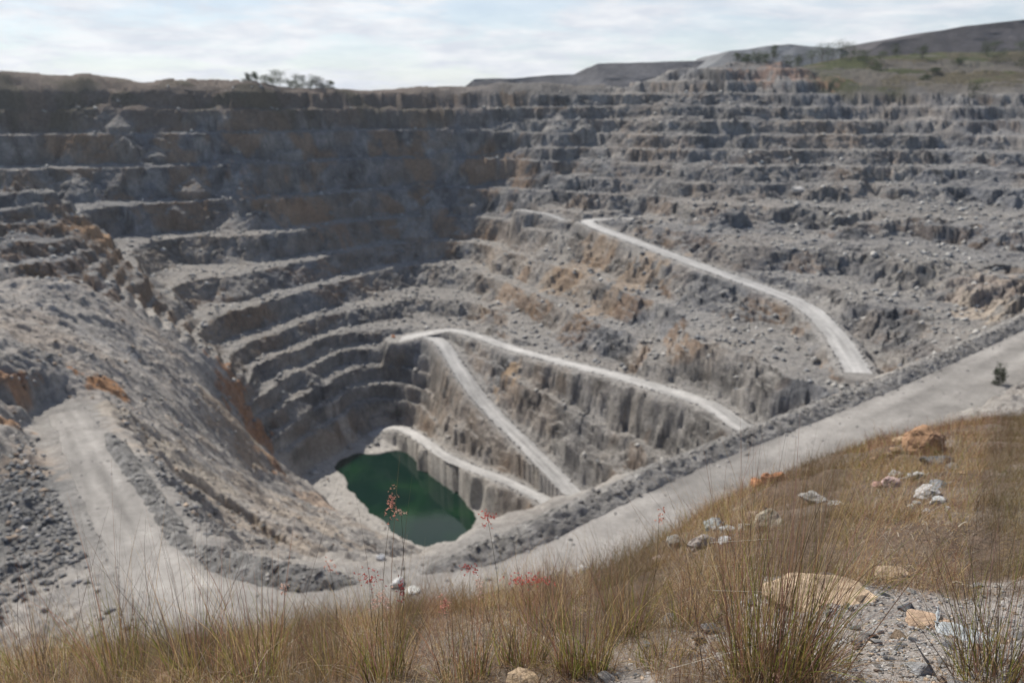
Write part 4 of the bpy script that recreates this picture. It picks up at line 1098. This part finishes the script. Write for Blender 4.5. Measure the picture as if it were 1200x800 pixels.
def on_haul(n):
    T = np.gradient(HAUL[:, :2], axis=0); T /= np.linalg.norm(T, axis=1)[:, None]; N = np.stack([-T[:, 1], T[:, 0]], 1)
    i = RNG.integers(0, len(HAUL), n); e_ = RNG.beta(0.45, 0.45, n) * 2 - 1
    return HAUL[i, 0] + N[i, 0] * e_ * HW[i] * 1.08, HAUL[i, 1] + N[i, 1] * e_ * HW[i] * 1.08
rubble('rubble', 3600, on_haul, 0.05, 0.5, ((0.20, 0.19, 0.18), (0.27, 0.255, 0.235), (0.36, 0.34, 0.31)), 'small stones scattered over the haul road and its verges', 6.0)
def on_ramps(n):
    xs, ys = [], []
    for P, w, _ in ROADS.values():
        m = int(n * len(P) / 900.0)
        T = np.gradient(P[:, :2], axis=0); T /= np.linalg.norm(T, axis=1)[:, None]; N = np.stack([-T[:, 1], T[:, 0]], 1)
        i = RNG.integers(0, len(P), m); w_ = (np.full(len(P), w) if np.isscalar(w) else w)[i]
        k_ = np.where(RNG.uniform(0, 1, m) < 0.5, -1, 1) * (w_ + np.abs(RNG.normal(0, 0.9, m)) - 0.35)
        xs.append(P[i, 0] + N[i, 0] * k_); ys.append(P[i, 1] + N[i, 1] * k_)
    return np.concatenate(xs), np.concatenate(ys)
rubble('rubble', 5200, on_ramps, 0.15, 0.95, ((0.22, 0.21, 0.2), (0.30, 0.285, 0.265), (0.38, 0.36, 0.335)), 'loose rock windrowed along both edges of the pale ramps', 4.0)
# a few single rocks that stand out in the pit
def pit_rock(u, v, wpx, hpx, base, label, seed, lift=0.0, mat=None):
    p = hit_pit(u, v + hpx * 0.3)
    pxm = F / float(np.linalg.norm(p))
    s_ = wpx / pxm * 0.5
    me = rock_mesh('boulder', (s_, s_ * 0.8, hpx / pxm * 0.5), seed, 16, 2, 0.08, base)
    me.transform(Matrix.Translation((0, 0, 0)))
    return put('boulder', me, (p[0], p[1], p[2] + hpx / pxm * 0.2 + lift), (0, 0, seed), label, 'boulder')
pit_rock(446, 652, 14, 11, (0.66, 0.65, 0.63), 'bright white rock on the slope below the lake', 141)
pit_rock(466, 684, 22, 16, (0.66, 0.65, 0.62), 'largest bright white rock at the end of the pit edge berm', 142)
pit_rock(484, 690, 26, 9, (0.62, 0.61, 0.57), 'flat white rock on the road beside the largest white rock', 143)
pit_rock(461, 394, 7, 5, (0.40, 0.18, 0.09), 'small orange boulder on the end of the switchback landing', 144)
pit_rock(683, 668, 18, 10, (0.55, 0.54, 0.52), 'pale rock on the near verge of the haul road', 145)
pit_rock(1050, 450, 10, 5, (0.50, 0.48, 0.45), 'pale flat rock lying on the haul road by the berm', 146)
pit_rock(935, 222, 18, 9, (0.40, 0.38, 0.36), 'pale fallen block on the right wall above the ramp', 147)

# ------------------------------------------------------------------ trees and bushes on the rim
def tree_mesh(h, wid, seed, leafcol, trunk_h=0.35, n=420, dens=1.0, leaf=0.5):
    rs = np.random.default_rng(seed)
    s = Strips()
    # crown: leaf-sized faces in several clumps
    ncl = rs.integers(6, 11)
    ncl += 5
    cl = np.stack([rs.normal(0, 0.30, ncl) * wid, rs.normal(0, 0.30, ncl) * wid, h * (trunk_h + (1 - trunk_h) * rs.uniform(0.0, 0.95, ncl))], 1)
    cl[:, :2] *= (1.15 - 0.6 * ((cl[:, 2] / h - trunk_h) / (1 - trunk_h)))[:, None]
    i = rs.integers(0, ncl, n)
    p = cl[i] + rs.normal(0, 1, (n, 3)) * np.array((0.15 * wid, 0.15 * wid, 0.11 * h))
    p[:, 2] = np.clip(p[:, 2], h * trunk_h * 0.3, h * 1.05)
    a1 = rs.normal(0, 1, (n, 3)); a1 /= np.linalg.norm(a1, axis=1)[:, None]
    a2 = np.cross(a1, rs.normal(0, 1, (n, 3))); a2 /= np.linalg.norm(a2, axis=1)[:, None]
    sz = leaf * rs.uniform(0.5, 1.3, (n, 1))
    V = np.stack([p - a1 * sz, p + a2 * sz * 0.5, p + a1 * sz, p - a2 * sz * 0.5], 1).reshape(-1, 3)
    f = np.arange(n * 4).reshape(-1, 4)
    cl_t = rs.uniform(0.65, 1.35, ncl)[i]
    colr = np.repeat(np.array(leafcol)[None] * (cl_t * rs.uniform(0.7, 1.3, n))[:, None], 4, 0)
    # trunk with limbs
    TV, TF = [], []
    def limb(a, b, r0, r1):
        a, b = np.array(a), np.array(b); d = b - a; L = np.linalg.norm(d); d = d / L
        u_ = np.cross(d, (0.3, 0.9, 0.1)); u_ /= np.linalg.norm(u_); w_ = np.cross(d, u_)
        o0 = len(TV)
        for (q_, rad) in ((a, r0), ((a + b) / 2 + rs.normal(0, 0.03 * L, 3), (r0 + r1) / 2), (b, r1)):
            for j in range(6):
                an = j * math.pi / 3; TV.append(q_ + rad * (math.cos(an) * u_ + math.sin(an) * w_))
        for s_ in range(2):
            for j in range(6):
                TF.append((o0 + s_ * 6 + j, o0 + s_ * 6 + (j + 1) % 6, o0 + s_ * 6 + 6 + (j + 1) % 6, o0 + s_ * 6 + 6 + j))
    top_ = np.array((rs.normal(0, 0.05 * wid), rs.normal(0, 0.05 * wid), h * 0.62))
    limb((0, 0, -0.4), top_, 0.028 * h, 0.012 * h)
    for c_ in cl[:6]:
        t0 = rs.uniform(0.45, 0.95); limb(top_ * t0, c_, 0.012 * h, 0.004 * h)
    return (V, f, np.clip(colr, 0.005, 0.5)), (np.array(TV), np.array(TF))
TREE_KINDS = {}
def tree(name, x, y, z, h, wid, seed, leafcol, label, cat='tree', group=None, trunk_h=0.35, n=420, leaf=0.5, crown_name='crown', scale=None):
    t_ = empty(name, (x, y, z), seed * 1.3)
    tag(t_, label, cat, group)
    (V, f, c_), (TV, TF) = tree_mesh(h, wid, seed, leafcol, trunk_h, n, leaf=leaf)
    mesh_np(crown_name, V, f, M_LEAF, t_, col=c_)
    mesh_np('trunk', TV, TF, M_BARK, t_)
    return t_
def rim_spot(u, D0=560):
    """highest spot of the skyline of the pit mesh in this direction"""
    best = None
    for D in np.arange(D0, 960, 1.5):
        a, _ = ratios(u, 100); z = zpit(a * D, D)
        if best is None or z / D > best[0]: best = (z / D, a * D, D, z)
    return best[1:]
EU = (0.085, 0.105, 0.055)
for i, (u, hp, w, lab) in enumerate(((292, 7, 5, 'leftmost small tree of the row on the left rim'), (298, 8, 5, 'second small tree from the left on the left rim'),
        (309, 9, 9, 'low bushy tree left of the tall pair on the left rim'), (320, 13, 9, 'tall spreading tree of the left rim group, left of the tallest'), (328, 15, 11, 'tallest tree in the group on the left rim'),
        (338, 9, 10, 'round bushy tree right of the tallest one on the left rim'), (347, 13, 8, 'slim tree in the middle of the left rim group'), (355, 11, 9, 'green tree right of the slim one on the left rim'),
        (362, 12, 10, 'broad green tree in the right half of the left rim group'), (370, 11, 9, 'greyish tree near the right end of the left rim group'), (377, 10, 9, 'pale grey bushy tree second from the right on the left rim'), (385, 7, 7, 'last small tree at the right end of the left rim group'))):
    x, y, z = rim_spot(u)
    m_ = y / F
    tree('rim_tree', x, y + 2 * (i % 3), z - 0.3, hp * m_ * 1.2, w * m_ * 1.5, 700 + i, EU if i not in (9, 10) else (0.10, 0.105, 0.085), lab, group='trees along the left rim', n=900, leaf=0.42, trunk_h=0.08)
def hill_spot(u, v):
    a, b = ratios(u, v)
    for D in np.arange(640, 990, 1.0):
        if b * D <= zpit(a * D, D): return a * D, D, zpit(a * D, D)
    x, y, z = rim_spot(u)
    return x, y, z
GR = (0.07, 0.09, 0.035)
right_bushes = [(862, 68, 8, 9, 'small dark bush at the left end of the right hilltop'), (873, 67, 7, 8, 'second bush from the left on the right hilltop'), (885, 66, 12, 7, 'slim tree left of the taller one on the right hilltop'),
    (893, 66, 9, 10, 'rounded bush under the light grey dump'), (904, 65, 14, 8, 'tall slim tree before the light grey dump'), (920, 65, 9, 11, 'broad low bush before the light grey dump'),
    (932, 64, 10, 8, 'dark bush below the peak of the light grey dump'), (949, 66, 12, 13, 'wide bush where the orange bank meets the scrub'), (960, 66, 18, 14, 'large dark tree above the orange bank'),
    (972, 68, 14, 14, 'green bush between two trees above the orange bank'), (985, 70, 17, 15, 'broad green tree at the foot of the light grey dump'), (996, 70, 15, 14, 'dark tree right of the broad green one'), (1006, 70, 11, 12, 'bush at the foot of the dark right dump'),
    (1015, 76, 11, 14, 'wide low bush at the left of the green slope'), (1032, 74, 10, 11, 'dark round bush at the left of the green slope'), (1048, 66, 10, 8, 'small tree under the left shoulder of the dark dump'),
    (1080, 70, 13, 8, 'upright dark tree in the middle of the green slope'), (1029, 82, 7, 8, 'little bush below the dark round one on the green slope'), (1096, 86, 5, 8, 'tiny bush in the middle of the grass slope'),
    (1085, 94, 5, 8, 'tiny low bush beneath the tiny middle one'), (1140, 116, 14, 11, 'dark bush standing on the bench edge below the grass slope'), (1155, 66, 13, 10, 'tree under the highest part of the dark dump'),
    (1158, 58, 9, 11, 'bush high up against the dark dump'), (1168, 74, 10, 12, 'dark bush beside the pale bare patch on the right'), (1188, 55, 8, 11, 'topmost bush against the dark dump at the right'), (1198, 78, 14, 14, 'dark tree at the right edge of the green slope'), (1126, 76, 6, 9, 'small bush left of the yellow-green scrub')]
for i, (u, v, hp, w, lab) in enumerate(right_bushes):
    x, y, z = hill_spot(u, v)
    m_ = math.hypot(x, y) / F
    tree('hill_bush' if hp < 13 else 'hill_tree', x, y, z - 0.4, hp * m_ * 1.15, w * m_ * 1.25, 760 + i, np.array(GR) * (0.8 + 0.4 * ((i * 7) % 5) / 5), lab, 'bush' if hp < 13 else 'tree', 'scrub on the right hilltop', trunk_h=0.05, n=700, leaf=0.5)
p = hit_pit(1170, 452)
tree('bush', p[0], p[1], p[2] - 0.2, 5.6, 2.6, 812, (0.05, 0.06, 0.035), 'single dark bush on the pale bank right of the haul road', 'bush', trunk_h=0.1, n=900, leaf=0.24)

# ------------------------------------------------------------------ thin haze in the air
bm = bmesh.new(); bmesh.ops.create_cube(bm, size=1.0)
me = bpy.data.meshes.new('haze'); bm.to_mesh(me); bm.free()
hz_o = bpy.data.objects.new('haze', me); C.objects.link(hz_o)
hz_o.scale = (34000, 34000, 420); hz_o.location = (0, 0, -4)
M_HAZE = bpy.data.materials.new('haze'); M_HAZE.use_nodes = True
hn, hl = M_HAZE.node_tree.nodes, M_HAZE.node_tree.links
hn.remove(hn['Principled BSDF'])
pv = hn.new('ShaderNodeVolumePrincipled')
pv.inputs['Color'].default_value = (0.86, 0.91, 1.0, 1)
pv.inputs['Density'].default_value = 0.00006
pv.inputs['Anisotropy'].default_value = 0.3
hl.new(pv.outputs[0], hn['Material Output'].inputs['Volume'])
me.materials.append(M_HAZE)
tag(hz_o, kind='stuff')
